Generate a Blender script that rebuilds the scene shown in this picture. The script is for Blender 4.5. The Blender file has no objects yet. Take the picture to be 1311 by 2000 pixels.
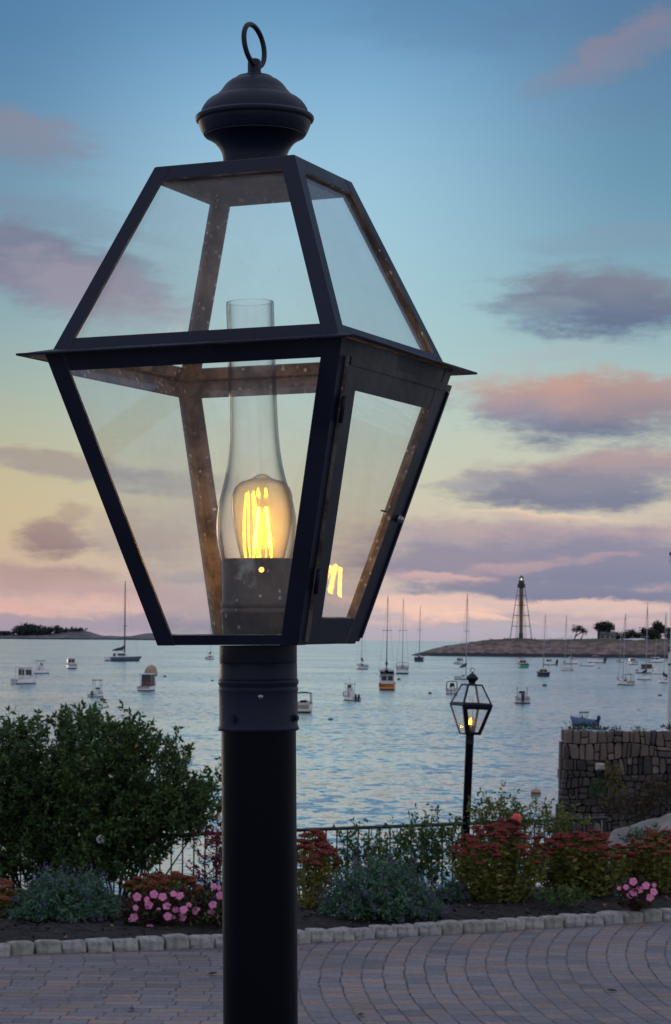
import bpy, math, random
import numpy as np
from mathutils import Vector, Matrix

rad = math.radians
sc = bpy.context.scene
col = sc.collection

# ------------------------------------------------------------------ camera
F = 4500.0                       # focal length in pixels of the 1311 x 2000 photograph
CX, CY = 655.5, 1250.0           # principal point (the horizon crosses it)
CZ = 2.1                         # eye height above the paving
ROLL = rad(0.5)
cam_data = bpy.data.cameras.new("camera")
cam = bpy.data.objects.new("camera", cam_data)
col.objects.link(cam)
cam_data.sensor_fit = 'VERTICAL'
cam_data.sensor_height = 24.0
cam_data.lens = F / 2000.0 * 24.0
cam_data.shift_y = 0.125
cam_data.clip_start = 0.05
cam_data.clip_end = 90000
cam_data.dof.use_dof = True
cam_data.dof.focus_distance = 2.25
cam_data.dof.aperture_fstop = cam_data.lens / 1.3
cam.matrix_world = Matrix.Translation((0, 0, CZ)) @ Matrix.Rotation(rad(90), 4, 'X') @ Matrix.Rotation(ROLL, 4, 'Z')
sc.camera = cam

sc.render.engine = 'CYCLES'
sc.cycles.use_denoising = True
sc.cycles.transparent_max_bounces = 40
sc.cycles.max_bounces = 10
sc.cycles.sample_clamp_indirect = 6.0
sc.view_settings.view_transform = 'Standard'
sc.view_settings.look = 'None'
sc.view_settings.exposure = 0.0
sc.view_settings.gamma = 1.0


def lev(px, py):
    dx, dy = px - CX, py - CY
    c, s = math.cos(ROLL), math.sin(ROLL)
    return c * dx + s * dy, -s * dx + c * dy


def P(px, py, Y):
    lx, ly = lev(px, py)
    return Vector((lx * Y / F, Y, CZ - ly * Y / F))


def on_level(px, py, z):
    """where the line of sight through a pixel meets the level z"""
    lx, ly = lev(px, py)
    Y = (CZ - z) * F / ly
    return Vector((lx * Y / F, Y, z))


def lin(c):
    out = []
    for v in c:
        v = v / 255.0
        out.append(v / 12.92 if v <= 0.04045 else ((v + 0.055) / 1.055) ** 2.4)
    return tuple(out) + (1.0,)


# ------------------------------------------------------------------ node helper
class NT:
    def __init__(self, tree):
        self.t = tree
        tree.nodes.clear()

    def n(self, kind, **kw):
        nd = self.t.nodes.new(kind)
        for k, v in kw.items():
            setattr(nd, k, v)
        return nd

    def put(self, sock, v):
        if isinstance(v, bpy.types.NodeSocket):
            self.t.links.new(v, sock)
        elif v is not None:
            sock.default_value = v

    def math(self, op, a, b=None, c=None, clamp=False):
        nd = self.n('ShaderNodeMath', operation=op, use_clamp=clamp)
        self.put(nd.inputs[0], a)
        self.put(nd.inputs[1], b)
        self.put(nd.inputs[2], c)
        return nd.outputs[0]

    def vmath(self, op, a, b=None, scale=None):
        nd = self.n('ShaderNodeVectorMath', operation=op)
        self.put(nd.inputs[0], a)
        if b is not None:
            self.put(nd.inputs[1], b)
        if scale is not None:
            self.put(nd.inputs['Scale'], scale)
        return nd.outputs['Value'] if op in ('LENGTH', 'DOT_PRODUCT', 'DISTANCE') else nd.outputs[0]

    def rng(self, v, a, b, c=0.0, d=1.0, smooth=True):
        nd = self.n('ShaderNodeMapRange', interpolation_type='SMOOTHSTEP' if smooth else 'LINEAR')
        for i, q in enumerate((v, a, b, c, d)):
            self.put(nd.inputs[i], q)
        return nd.outputs[0]

    def mix(self, f, a, b):
        nd = self.n('ShaderNodeMix', data_type='RGBA')
        self.put(nd.inputs[0], f)
        self.put(nd.inputs[6], a)
        self.put(nd.inputs[7], b)
        return nd.outputs[2]

    def noise(self, vec, scale, detail=4, rough=0.55, out='Fac', dim='3D'):
        nd = self.n('ShaderNodeTexNoise', noise_dimensions=dim)
        if vec is not None:
            self.put(nd.inputs['Vector'], vec)
        nd.inputs['Scale'].default_value = scale
        nd.inputs['Detail'].default_value = detail
        nd.inputs['Roughness'].default_value = rough
        return nd.outputs[out]

    def mapping(self, vec, loc=(0, 0, 0), rot=(0, 0, 0), scale=(1, 1, 1), kind='POINT'):
        nd = self.n('ShaderNodeMapping', vector_type=kind)
        self.put(nd.inputs['Vector'], vec)
        nd.inputs['Location'].default_value = loc
        nd.inputs['Rotation'].default_value = rot
        nd.inputs['Scale'].default_value = scale
        return nd.outputs[0]

    def sep(self, v):
        nd = self.n('ShaderNodeSeparateXYZ')
        self.put(nd.inputs[0], v)
        return nd.outputs

    def comb(self, x, y, z=0.0):
        nd = self.n('ShaderNodeCombineXYZ')
        for i, q in enumerate((x, y, z)):
            self.put(nd.inputs[i], q)
        return nd.outputs[0]

    def ramp(self, f, stops, interp='B_SPLINE'):
        nd = self.n('ShaderNodeValToRGB')
        cr = nd.color_ramp
        cr.interpolation = interp
        while len(cr.elements) > 1:
            cr.elements.remove(cr.elements[-1])
        cr.elements[0].position = stops[0][0]
        cr.elements[0].color = stops[0][1]
        for p, c in stops[1:]:
            e = cr.elements.new(p)
            e.color = c
        self.put(nd.inputs[0], f)
        return nd.outputs[0]

    def bump(self, h, strength, dist):
        nd = self.n('ShaderNodeBump')
        nd.inputs['Strength'].default_value = strength
        nd.inputs['Distance'].default_value = dist
        self.put(nd.inputs['Height'], h)
        return nd.outputs[0]


# ------------------------------------------------------------------ sky
SUN_EL, SUN_AZ = rad(1.2), rad(-28.0)          # the sun has gone down beyond the left edge
world = bpy.data.worlds.new("World")
sc.world = world
world.use_nodes = True
W = NT(world.node_tree)
tc = W.n('ShaderNodeTexCoord')
dx, dy, dz = W.sep(tc.outputs['Generated'])
A = W.math('MULTIPLY', W.math('ARCTAN2', dx, dy), F)           # azimuth, elevation in the same small unit
E_ = W.math('MULTIPLY', W.math('ARCSINE', dz), F)
vec = W.comb(A, E_)
fe = W.math('DIVIDE', E_, 1500.0, clamp=True)


def elev_stops(rows):
    st = []
    for py, c in reversed(rows):
        st.append((max(0.0, min(1.0, (1250 - py) / 1500.0)), lin(c)))
    return st


left = W.ramp(fe, elev_stops([(-250, (84, 130, 172)), (0, (70, 118, 162)), (150, (80, 128, 168)), (300, (96, 141, 172)), (450, (108, 148, 170)), (600, (126, 162, 175)),
                              (750, (150, 175, 170)), (880, (178, 179, 154)), (990, (192, 179, 136)), (1090, (195, 171, 138)), (1170, (178, 158, 158)), (1250, (150, 146, 170))]))
cent = W.ramp(fe, elev_stops([(-250, (92, 140, 180)), (0, (86, 136, 178)), (150, (116, 166, 203)), (300, (144, 188, 216)), (450, (156, 198, 216)), (600, (160, 199, 209)),
                              (750, (172, 200, 198)), (880, (188, 200, 182)), (990, (200, 196, 168)), (1090, (205, 186, 166)), (1170, (192, 175, 176)), (1250, (166, 164, 184))]))
right = W.ramp(fe, elev_stops([(-250, (88, 130, 168)), (0, (76, 116, 154)), (150, (90, 128, 162)), (300, (96, 142, 172)), (450, (108, 153, 178)), (600, (135, 172, 185)),
                               (750, (165, 190, 190)), (880, (196, 198, 180)), (990, (200, 190, 172)), (1090, (196, 172, 168)), (1170, (205, 172, 168)), (1250, (162, 158, 182))]))
wl = W.rng(A, -720, -130, 1, 0)
wr = W.rng(A, 0, 640, 0, 1)
sky = W.mix(wr, W.mix(wl, cent, left), right)
# the dusk side of the sky, behind the viewer
cosaz = W.math('COSINE', W.math('SUBTRACT', W.math('ARCTAN2', dx, dy), -0.25))
backf = W.rng(cosaz, -0.35, 0.92, 1, 0)
eastern = W.ramp(W.math('MULTIPLY', dz, 1.0, clamp=True), [(0.0, lin((182, 178, 190))), (0.15, lin((176, 182, 202))), (0.5, lin((168, 182, 208))), (1.0, lin((182, 190, 212)))])
sky = W.mix(backf, sky, eastern)
zen = W.rng(E_, 1300, 3200, 0, 1)
sky = W.mix(zen, sky, lin((188, 194, 214)))

w1 = W.noise(W.mapping(vec, scale=(1 / 190., 1 / 70., 1)), 1.0, 5, 0.6, 'Color')
warp = W.vmath('MULTIPLY', W.vmath('SUBTRACT', w1, (0.5, 0.5, 0.5)), (170, 66, 0))
w2 = W.noise(W.mapping(vec, scale=(1 / 70., 1 / 34., 1), loc=(3, 7, 0)), 1.0, 4, 0.6, 'Color')
warp2 = W.vmath('MULTIPLY', W.vmath('SUBTRACT', w2, (0.5, 0.5, 0.5)), (46, 22, 0))
wvec = W.vmath('ADD', W.vmath('ADD', vec, warp), warp2)
fray = W.noise(W.mapping(vec, scale=(1 / 110., 1 / 32., 1), loc=(11, 3, 0)), 1.0, 7, 0.68)

CLOUDS = [  # photograph x, y, half width, half height, tilt, opacity, top colour, bottom colour
    (20, 265, 170, 52, 12, .7, (134, 132, 150), (120, 134, 156)),
    (110, 420, 200, 34, 10, .45, (118, 136, 160), (112, 132, 158)),
    (80, 520, 270, 76, 14, .92, (112, 120, 146), (120, 121, 148)),
    (200, 575, 200, 60, 16, .45, (166, 158, 172), (160, 160, 176)),
    (110, 908, 250, 24, 8, .75, (150, 142, 142), (146, 140, 146)),
    (320, 936, 190, 26, 3, .5, (152, 156, 160), (150, 154, 162)),
    (105, 1050, 82, 34, 0, .95, (150, 130, 130), (132, 114, 128)),
    (130, 1005, 44, 20, 0, .6, (165, 140, 130), (150, 130, 130)),
    (270, 1045, 130, 46, 6, .6, (170, 155, 150), (150, 146, 156)),
    (400, 1010, 140, 40, 0, .35, (180, 172, 165), (165, 165, 168)),
    (400, 1128, 110, 16, 0, .6, (165, 165, 172), (155, 160, 172)),
    (110, 1128, 190, 30, 4, .85, (160, 138, 142), (172, 145, 150)),
    (170, 1170, 260, 26, 2, .85, (180, 152, 158), (216, 172, 158)),
    (20, 1186, 90, 16, 3, .8, (210, 160, 155), (222, 165, 158)),
    (150, 1216, 420, 20, 1, .9, (152, 146, 166), (146, 144, 168)),
    (380, 1180, 130, 30, 0, .5, (205, 175, 172), (190, 168, 175)),
    (1235, 85, 170, 46, -24, .7, (138, 130, 150), (122, 130, 156)),
    (1110, 150, 110, 32, -20, .35, (130, 136, 160), (120, 138, 164)),
    (860, 40, 220, 60, 0, .25, (78, 112, 150), (82, 118, 156)),
    (1230, 470, 220, 26, -4, .45, (128, 150, 172), (124, 150, 172)),
    (1180, 590, 215, 70, 2, .97, (120, 127, 146), (92, 108, 140)),
    (1070, 605, 110, 26, 0, .6, (136, 150, 164), (120, 142, 164)),
    (1080, 690, 140, 20, -6, .35, (172, 178, 180), (166, 176, 182)),
    (1130, 795, 250, 72, 2, .97, (188, 152, 144), (100, 114, 146)),
    (1270, 775, 130, 46, 0, .85, (172, 146, 146), (146, 136, 150)),
    (1020, 800, 120, 34, 0, .5, (170, 152, 160), (140, 142, 168)),
    (1190, 915, 260, 34, -3, .92, (168, 146, 154), (146, 138, 158)),
    (1120, 955, 240, 40, 0, .97, (130, 132, 154), (102, 116, 148)),
    (930, 940, 90, 14, 0, .55, (160, 155, 165), (145, 148, 168)),
    (1000, 1050, 330, 42, 2, .85, (172, 154, 162), (142, 138, 166)),
    (1190, 1050, 250, 30, -2, .7, (160, 142, 162), (138, 136, 166)),
    (1060, 1004, 170, 10, 3, .85, (222, 198, 168), (206, 172, 164)),
    (960, 1105, 330, 46, 2, .95, (136, 132, 158), (122, 126, 158)),
    (1220, 1110, 260, 60, 2, .97, (128, 129, 160), (106, 120, 158)),
    (860, 1126, 110, 13, 3, .9, (204, 164, 164), (192, 156, 165)),
    (1000, 1104, 120, 13, -4, .75, (184, 154, 164), (172, 148, 164)),
    (1170, 1094, 80, 9, -3, .65, (182, 152, 162), (170, 146, 164)),
    (910, 1146, 60, 9, 3, .8, (204, 156, 164), (190, 150, 166)),
    (1100, 1158, 330, 20, 2, .97, (116, 124, 158), (102, 118, 156)),
    (830, 1182, 180, 20, 2, .95, (228, 182, 166), (234, 186, 166)),
    (1120, 1184, 290, 13, 2, .95, (222, 182, 172), (210, 180, 176)),
    (905, 1205, 130, 10, 3, .95, (240, 190, 164), (230, 182, 166)),
    (760, 1212, 120, 10, 2, .6, (216, 176, 172), (205, 170, 174)),
    (1200, 1212, 160, 8, 2, .6, (214, 176, 174), (190, 170, 178)),
    (950, 1234, 420, 14, 1, .85, (176, 170, 184), (170, 165, 184)),
]
for (cx_, cy_, a_, b_, tilt, op, ct, cb) in CLOUDS:
    lx, ly = lev(cx_, cy_)
    a0 = math.atan2(lx, F) * F
    e0 = math.asin(-ly / math.sqrt(lx * lx + ly * ly + F * F)) * F
    m = W.mapping(wvec, loc=(a0, e0, 0), rot=(0, 0, rad(-tilt)), scale=(a_ * 1.25, b_ * 1.3, 1), kind='TEXTURE')
    d = W.vmath('LENGTH', m)
    d = W.math('ADD', d, W.math('MULTIPLY', W.math('SUBTRACT', fray, 0.5), 1.05))
    mask = W.rng(d, 0.38, 1.0, op, 0.0)
    side = W.rng(W.sep(m)[1], -0.55, 0.5, 0, 1)
    sky = W.mix(mask, sky, W.mix(side, lin(cb), lin(ct)))

hs = W.n('ShaderNodeHueSaturation')
hs.inputs['Saturation'].default_value = .80
W.put(hs.inputs['Color'], sky)
sky = W.mix(W.rng(E_, 150, 520, 1, 0), sky, hs.outputs[0])

nish = W.n('ShaderNodeTexSky', sky_type='NISHITA')
nish.sun_disc = False
nish.sun_elevation = SUN_EL
nish.sun_rotation = SUN_AZ
nish.air_density = 1.0
bg1 = W.n('ShaderNodeBackground')
W.put(bg1.inputs['Color'], nish.outputs[0])
bg1.inputs['Strength'].default_value = 0.01
bg2 = W.n('ShaderNodeBackground')
W.put(bg2.inputs['Color'], sky)
bg2.inputs['Strength'].default_value = 1.0
addn = W.n('ShaderNodeAddShader')
W.put(addn.inputs[0], bg1.outputs[0])
W.put(addn.inputs[1], bg2.outputs[0])
wo = W.n('ShaderNodeOutputWorld')
W.put(wo.inputs[0], addn.outputs[0])

# ------------------------------------------------------------------ sun: last faint warm light from beyond the left edge
sl = bpy.data.lights.new("sun", 'SUN')
sl.energy = 0.18
sl.angle = rad(14)
sl.color = (1.0, 0.78, 0.6)
so = bpy.data.objects.new("sun", sl)
col.objects.link(so)
so.rotation_euler = Vector((math.sin(SUN_AZ) * math.cos(SUN_EL), math.cos(SUN_AZ) * math.cos(SUN_EL), math.sin(SUN_EL))).to_track_quat('Z', 'Y').to_euler()

# ------------------------------------------------------------------ materials
MATS = {}


def pmat(name, c1, c2=None, scale=8.0, rough=0.6, bump=0.0, bscale=None, metallic=0.0, island=0.0, spec=0.5, translucent=0.0, detail=5, stretch=(1, 1, 1), rough2=None):
    """surface whose colour wanders between c1 and c2 (linear) with a noise and from piece to piece"""
    if name in MATS:
        return MATS[name]
    m = bpy.data.materials.new(name)
    m.use_nodes = True
    n = NT(m.node_tree)
    c1 = tuple(c1) + (1,)
    c2 = tuple(c2) + (1,) if c2 else c1
    tcn = n.n('ShaderNodeTexCoord')
    v = n.mapping(tcn.outputs['Object'], scale=stretch)
    nz = n.noise(v, scale, detail, 0.6)
    f = n.rng(nz, 0.3, 0.7, 0, 1)
    if island:
        ri = n.n('ShaderNodeNewGeometry').outputs['Random Per Island']
        f = n.math('ADD', n.math('MULTIPLY', f, 1 - island), n.math('MULTIPLY', ri, island))
    c = n.mix(f, c1, c2)
    b = n.n('ShaderNodeBsdfPrincipled')
    n.put(b.inputs['Base Color'], c)
    if rough2 is not None:
        n.put(b.inputs['Roughness'], n.rng(nz, 0.35, 0.65, rough, rough2))
    else:
        b.inputs['Roughness'].default_value = rough
    b.inputs['Metallic'].default_value = metallic
    b.inputs['Specular IOR Level'].default_value = spec
    if bump:
        nb = n.noise(v, bscale or scale * 3, 5, 0.6)
        n.put(b.inputs['Normal'], n.bump(nb, 0.6, bump))
    out = n.n('ShaderNodeOutputMaterial')
    surf = b.outputs[0]
    if translucent:
        tr = n.n('ShaderNodeBsdfTranslucent')
        n.put(tr.inputs['Color'], c)
        mx = n.n('ShaderNodeMixShader')
        mx.inputs[0].default_value = translucent
        n.put(mx.inputs[1], surf)
        n.put(mx.inputs[2], tr.outputs[0])
        surf = mx.outputs[0]
    n.put(out.inputs[0], surf)
    MATS[name] = m
    return m


def emat(name, color, strength):
    if name in MATS:
        return MATS[name]
    m = bpy.data.materials.new(name)
    m.use_nodes = True
    n = NT(m.node_tree)
    e = n.n('ShaderNodeEmission')
    e.inputs['Color'].default_value = tuple(color) + (1,)
    e.inputs['Strength'].default_value = strength
    out = n.n('ShaderNodeOutputMaterial')
    n.put(out.inputs[0], e.outputs[0])
    MATS[name] = m
    return m


def glassmat(name, tint=(1, 1, 1), f0=0.04, dust=0.02, dust_col=(.5, .5, .5), speck=0.0, edge=0.0, rough=0.0, boost=1.0, haze=0.0):
    """thin clear glass: passes straight through, mirrors more at a glance, and carries a film of dust"""
    if name in MATS:
        return MATS[name]
    m = bpy.data.materials.new(name)
    m.use_nodes = True
    n = NT(m.node_tree)
    g = n.n('ShaderNodeNewGeometry')
    cosv = n.math('ABSOLUTE', n.vmath('DOT_PRODUCT', g.outputs['Incoming'], g.outputs['Normal']))
    graz = n.math('POWER', n.math('SUBTRACT', 1.0, cosv), 5.0)
    fr = n.math('ADD', n.math('MULTIPLY', graz, 1 - f0), f0, clamp=True)
    fr = n.math('MULTIPLY', fr, boost, clamp=True)
    tr = n.n('ShaderNodeBsdfTransparent')
    if edge:
        # longer way through the wall of the glass near its outline
        thru = n.math('POWER', n.math('SUBTRACT', 1.0, cosv), 3.0)
        n.put(tr.inputs['Color'], n.mix(n.math('MULTIPLY', thru, edge, clamp=True), tuple(tint) + (1,), (0.10, 0.12, 0.14, 1)))
    else:
        tr.inputs['Color'].default_value = tuple(tint) + (1,)
    gl = n.n('ShaderNodeBsdfGlossy')
    gl.inputs['Roughness'].default_value = rough
    mx = n.n('ShaderNodeMixShader')
    n.put(mx.inputs[0], fr)
    n.put(mx.inputs[1], tr.outputs[0])
    n.put(mx.inputs[2], gl.outputs[0])
    tcn = n.n('ShaderNodeTexCoord')
    nz = n.noise(tcn.outputs['Object'], 14, 5, 0.7)
    f = n.rng(nz, 0.35, 0.75, dust * 0.4, dust * 1.8)
    if speck:
        vo = n.n('ShaderNodeTexVoronoi')
        vo.inputs['Scale'].default_value = 150
        n.put(vo.inputs['Vector'], tcn.outputs['Object'])
        sp = n.rng(vo.outputs['Distance'], 0.05, 0.14, 1, 0)
        pick = n.math('GREATER_THAN', n.sep(vo.outputs['Color'])[0], 0.88)
        patch = n.rng(n.noise(tcn.outputs['Object'], 9, 2), 0.5, 0.65, 0, 1)
        f = n.math('ADD', f, n.math('MULTIPLY', n.math('MULTIPLY', sp, pick), n.math('MULTIPLY', patch, speck)), clamp=True)
    df = n.n('ShaderNodeBsdfDiffuse')
    df.inputs['Color'].default_value = tuple(dust_col) + (1,)
    tl = n.n('ShaderNodeBsdfTranslucent')
    tl.inputs['Color'].default_value = tuple(dust_col) + (1,)
    dm = n.n('ShaderNodeMixShader')
    dm.inputs[0].default_value = 0.5
    n.put(dm.inputs[1], df.outputs[0])
    n.put(dm.inputs[2], tl.outputs[0])
    mx2 = n.n('ShaderNodeMixShader')
    n.put(mx2.inputs[0], f)
    n.put(mx2.inputs[1], mx.outputs[0])
    n.put(mx2.inputs[2], dm.outputs[0])
    out = n.n('ShaderNodeOutputMaterial')
    n.put(out.inputs[0], mx2.outputs[0])
    if haze:
        vs = n.n('ShaderNodeVolumePrincipled')
        vs.inputs['Color'].default_value = (1.0, .88, .36, 1)
        vs.inputs['Density'].default_value = haze
        n.put(out.inputs['Volume'], vs.outputs[0])
    MATS[name] = m
    return m


# ------------------------------------------------------------------ mesh helpers
class MB:
    """collects boxes, bars, tubes and turned shapes; build() links them as ONE mesh object"""

    def __init__(self):
        self.v, self.f, self.m, self.s = [], [], [], []

    def add(self, verts, faces, mat=0, smooth=False):
        o = len(self.v)
        self.v += [tuple(p) for p in verts]
        for q in faces:
            self.f.append(tuple(i + o for i in q))
            self.m.append(mat)
            self.s.append(smooth)
        return self

    def box(self, lo, hi, mat=0):
        x0, y0, z0 = lo
        x1, y1, z1 = hi
        v = [(x0, y0, z0), (x1, y0, z0), (x1, y1, z0), (x0, y1, z0), (x0, y0, z1), (x1, y0, z1), (x1, y1, z1), (x0, y1, z1)]
        return self.add(v, [(0, 3, 2, 1), (4, 5, 6, 7), (0, 1, 5, 4), (1, 2, 6, 5), (2, 3, 7, 6), (3, 0, 4, 7)], mat)

    def slab(self, poly, normal, thick, mat=0, mat_back=None):
        """a plate: polygon seen from its outer side, thickened against the normal"""
        n = Vector(normal).normalized()
        k = len(poly)
        poly = [Vector(p) for p in poly]
        area = Vector((0, 0, 0))
        for i in range(k):
            area += poly[i].cross(poly[(i + 1) % k])
        if area.dot(n) < 0:
            poly.reverse()
        v = poly + [p - n * thick for p in poly]
        self.add(v, [tuple(range(k))], mat)
        o = len(self.v) - 2 * k
        self.f.append(tuple(o + k + i for i in reversed(range(k))))
        self.m.append(mat if mat_back is None else mat_back)
        self.s.append(False)
        for i in range(k):
            j = (i + 1) % k
            self.f.append((o + i, o + k + i, o + k + j, o + j))
            self.m.append(mat if mat_back is None else mat_back)
            self.s.append(False)
        return self

    def tube(self, pts, radii, n=8, mat=0, cap=True, smooth=True):
        pts = [Vector(p) for p in pts]
        if not hasattr(radii, '__len__'):
            radii = [radii] * len(pts)
        v, f = [], []
        up = None
        for i, p in enumerate(pts):
            t = (pts[min(i + 1, len(pts) - 1)] - pts[max(i - 1, 0)])
            if t.length < 1e-9:
                t = Vector((0, 0, 1))
            t.normalize()
            if up is None:
                up = Vector((0, 0, 1)) if abs(t.z) < 0.9 else Vector((0, 1, 0))
            sx = t.cross(up).normalized()
            up = sx.cross(t).normalized()
            for k in range(n):
                a = 2 * math.pi * k / n
                v.append(p + (sx * math.cos(a) + up * math.sin(a)) * radii[i])
        for i in range(len(pts) - 1):
            for k in range(n):
                k2 = (k + 1) % n
                f.append((i * n + k, i * n + k2, (i + 1) * n + k2, (i + 1) * n + k))
        self.add(v, f, mat, smooth)
        if cap:
            o = len(self.v) - len(v)
            self.f.append(tuple(o + k for k in reversed(range(n))))
            self.f.append(tuple(o + (len(pts) - 1) * n + k for k in range(n)))
            self.m += [mat, mat]
            self.s += [False, False]
        return self

    def lathe(self, prof, n=48, mat=0, center=(0, 0, 0), cap0=False, cap1=False, smooth=True):
        """profile of (radius, height) turned about the vertical"""
        v, f = [], []
        for (r, z) in prof:
            for k in range(n):
                a = 2 * math.pi * k / n
                v.append((center[0] + r * math.cos(a), center[1] + r * math.sin(a), center[2] + z))
        for i in range(len(prof) - 1):
            for k in range(n):
                k2 = (k + 1) % n
                f.append((i * n + k, i * n + k2, (i + 1) * n + k2, (i + 1) * n + k))
        if cap0:
            f.append(tuple(reversed(range(n))))
        if cap1:
            f.append(tuple((len(prof) - 1) * n + k for k in range(n)))
        return self.add(v, f, mat, smooth)

    def blob(self, c, r, mat=0, n=8, m=5, squash=(1, 1, 1)):
        v, f = [], []
        for i in range(m + 1):
            th = math.pi * i / m
            for k in range(n):
                a = 2 * math.pi * k / n
                v.append((c[0] + r * squash[0] * math.sin(th) * math.cos(a), c[1] + r * squash[1] * math.sin(th) * math.sin(a), c[2] + r * squash[2] * math.cos(th)))
        for i in range(m):
            for k in range(n):
                k2 = (k + 1) % n
                f.append((i * n + k, (i + 1) * n + k, (i + 1) * n + k2, i * n + k2))
        return self.add(v, f, mat, True)

    def build(self, name, mats, parent=None, matrix=None, sharp=None):
        me = bpy.data.meshes.new(name)
        me.from_pydata(self.v, [], self.f)
        if not isinstance(mats, (list, tuple)):
            mats = [mats]
        for m in mats:
            me.materials.append(m)
        me.polygons.foreach_set('material_index', self.m)
        me.polygons.foreach_set('use_smooth', self.s)
        me.update()
        if sharp:
            me.set_sharp_from_angle(angle=rad(sharp))
        o = bpy.data.objects.new(name, me)
        col.objects.link(o)
        if parent is not None:
            o.parent = parent
        if matrix is not None:
            o.matrix_local = matrix
        return o


def tag(o, label=None, cat=None, group=None, kind=None):
    for k, v in (('label', label), ('category', cat), ('group', group), ('kind', kind)):
        if v:
            o[k] = v
    return o


def thing(name, label, cat, loc=(0, 0, 0), rz=0.0, group=None):
    o = bpy.data.objects.new(name, None)
    o.empty_display_size = 0.1
    col.objects.link(o)
    o.location = loc
    o.rotation_euler = (0, 0, rz)
    return tag(o, label, cat, group)


def copy_part(o, parent, matrix):
    c = o.copy()
    col.objects.link(c)
    c.parent = parent
    c.matrix_local = matrix
    return c

# ------------------------------------------------------------------ street lamps
PAINT = pmat('black_lamp_paint', (.003, .006, .017), (.008, .012, .030), scale=9, rough=.34, rough2=.52, bump=.0008, bscale=60, spec=.24)
POSTP = pmat('black_post_paint', (.0018, .0022, .006), (.0028, .0034, .008), scale=6, rough=.30, rough2=.42, spec=.07)
STEEL = pmat('bare_screw_steel', (.35, .35, .38), (.22, .22, .25), scale=60, rough=.3, metallic=.9)


def weathered(name, d1, d2, specks=.62):
    m = bpy.data.materials.new(name)
    m.use_nodes = True
    n = NT(m.node_tree)
    o = n.n('ShaderNodeTexCoord').outputs['Object']
    base = n.mix(n.rng(n.noise(o, 26, 6, .7), .38, .62), d1 + (1,), d2 + (1,))
    base = n.mix(n.rng(n.noise(n.mapping(o, loc=(4, 1, 2)), 12, 5, .7), .58, .68), base, (.25, .27, .26, 1))
    vo = n.n('ShaderNodeTexVoronoi')
    vo.inputs['Scale'].default_value = 150
    n.put(vo.inputs['Vector'], n.vmath('ADD', o, n.vmath('MULTIPLY', n.noise(o, 90, 3, .6, 'Color'), (.004, .004, .004))))
    sp = n.rng(vo.outputs['Distance'], .18, .40, 1, 0)
    pick = n.math('GREATER_THAN', n.sep(vo.outputs['Color'])[0], specks)
    patch = n.rng(n.noise(n.mapping(o, loc=(9, 2, 5)), 30, 3), .42, .6)
    base = n.mix(n.math('MULTIPLY', n.math('MULTIPLY', sp, pick), patch), base, (.62, .61, .58, 1))
    b = n.n('ShaderNodeBsdfPrincipled')
    n.put(b.inputs['Base Color'], base)
    b.inputs['Roughness'].default_value = .6
    n.put(b.inputs['Normal'], n.bump(n.noise(o, 120, 4), .5, .001))
    n.put(n.n('ShaderNodeOutputMaterial').inputs[0], b.outputs[0])
    return m


INNER = weathered('weathered_inner_copper', (.065, .048, .038), (.23, .18, .14))
ZINC = weathered('dull_holder_metal', (.045, .044, .046), (.10, .088, .078), .84)
ROOF_SHADE = pmat('shaded_roof_inside', (.030, .024, .026), (.075, .058, .054), scale=24, rough=.6, rough2=.8)  # darker than the inner copper: dimness under the roof painted into the colour
PANE = glassmat('lantern_pane_glass', f0=.035, dust=.022, dust_col=(.62, .62, .6), speck=.35)
CHIM = glassmat('chimney_glass', f0=.045, dust=.012, dust_col=(.6, .62, .62), edge=1.25)
BULB = glassmat('glow_tinted_bulb_glass', tint=(1, .94, .80), f0=.06, dust=.008, dust_col=(.85, .64, .14), speck=.35, edge=1.1, haze=2.4)  # amber tint, dust colour and haze imitate the glow around the filaments
FIL = emat('lit_filament', (1.0, .48, .008), 105.0)
HOLEGLOW = emat('holder_hole_glow', (1.0, .55, .10), 3.0)


def corner(k, a, h):
    t = math.pi / 2 * k
    return Vector((a * math.sin(t), -a * math.cos(t), h))


class Face:
    """one sloping side of the lantern between corner k and k + 1"""

    def __init__(self, k, lo, hi, z):
        (a0, h0), (a1, h1) = lo, hi
        self.p00, self.p10 = corner(k, a0, z + h0), corner(k + 1, a0, z + h0)
        self.p01, self.p11 = corner(k, a1, z + h1), corner(k + 1, a1, z + h1)
        self.T = ((self.p01 + self.p11) / 2 - (self.p00 + self.p10) / 2).length
        self.n = (self.p10 - self.p00).cross(self.p01 - self.p00).normalized()
        mid = (self.p00 + self.p10) / 2
        if self.n.x * mid.x + self.n.y * mid.y < 0:
            self.n = -self.n

    def at(self, s, t, right=False, off=0.0):
        f = t / self.T
        l, r = self.p00.lerp(self.p01, f), self.p10.lerp(self.p11, f)
        u = (r - l).normalized()
        return (r - u * s if right else l + u * s) + self.n * off

    def quad(self, sl, sr, t0, t1, off=0.0):
        return [self.at(sl, t0, False, off), self.at(sr, t0, True, off), self.at(sr, t1, True, off), self.at(sl, t1, False, off)]

    def lstrip(self, s0, s1, t0, t1, off=0.0):
        return [self.at(s0, t0, False, off), self.at(s1, t0, False, off), self.at(s1, t1, False, off), self.at(s0, t1, False, off)]

    def rstrip(self, s0, s1, t0, t1, off=0.0):
        return [self.at(s1, t0, True, off), self.at(s0, t0, True, off), self.at(s0, t1, True, off), self.at(s1, t1, True, off)]


PX = 2.28 / F
TOP, MID, FLG, LTOP, BOT = (.1042, .459), (.2074, .278), (.2437, .2723), (.2158, .2742), (.1048, -.0053)


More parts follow.
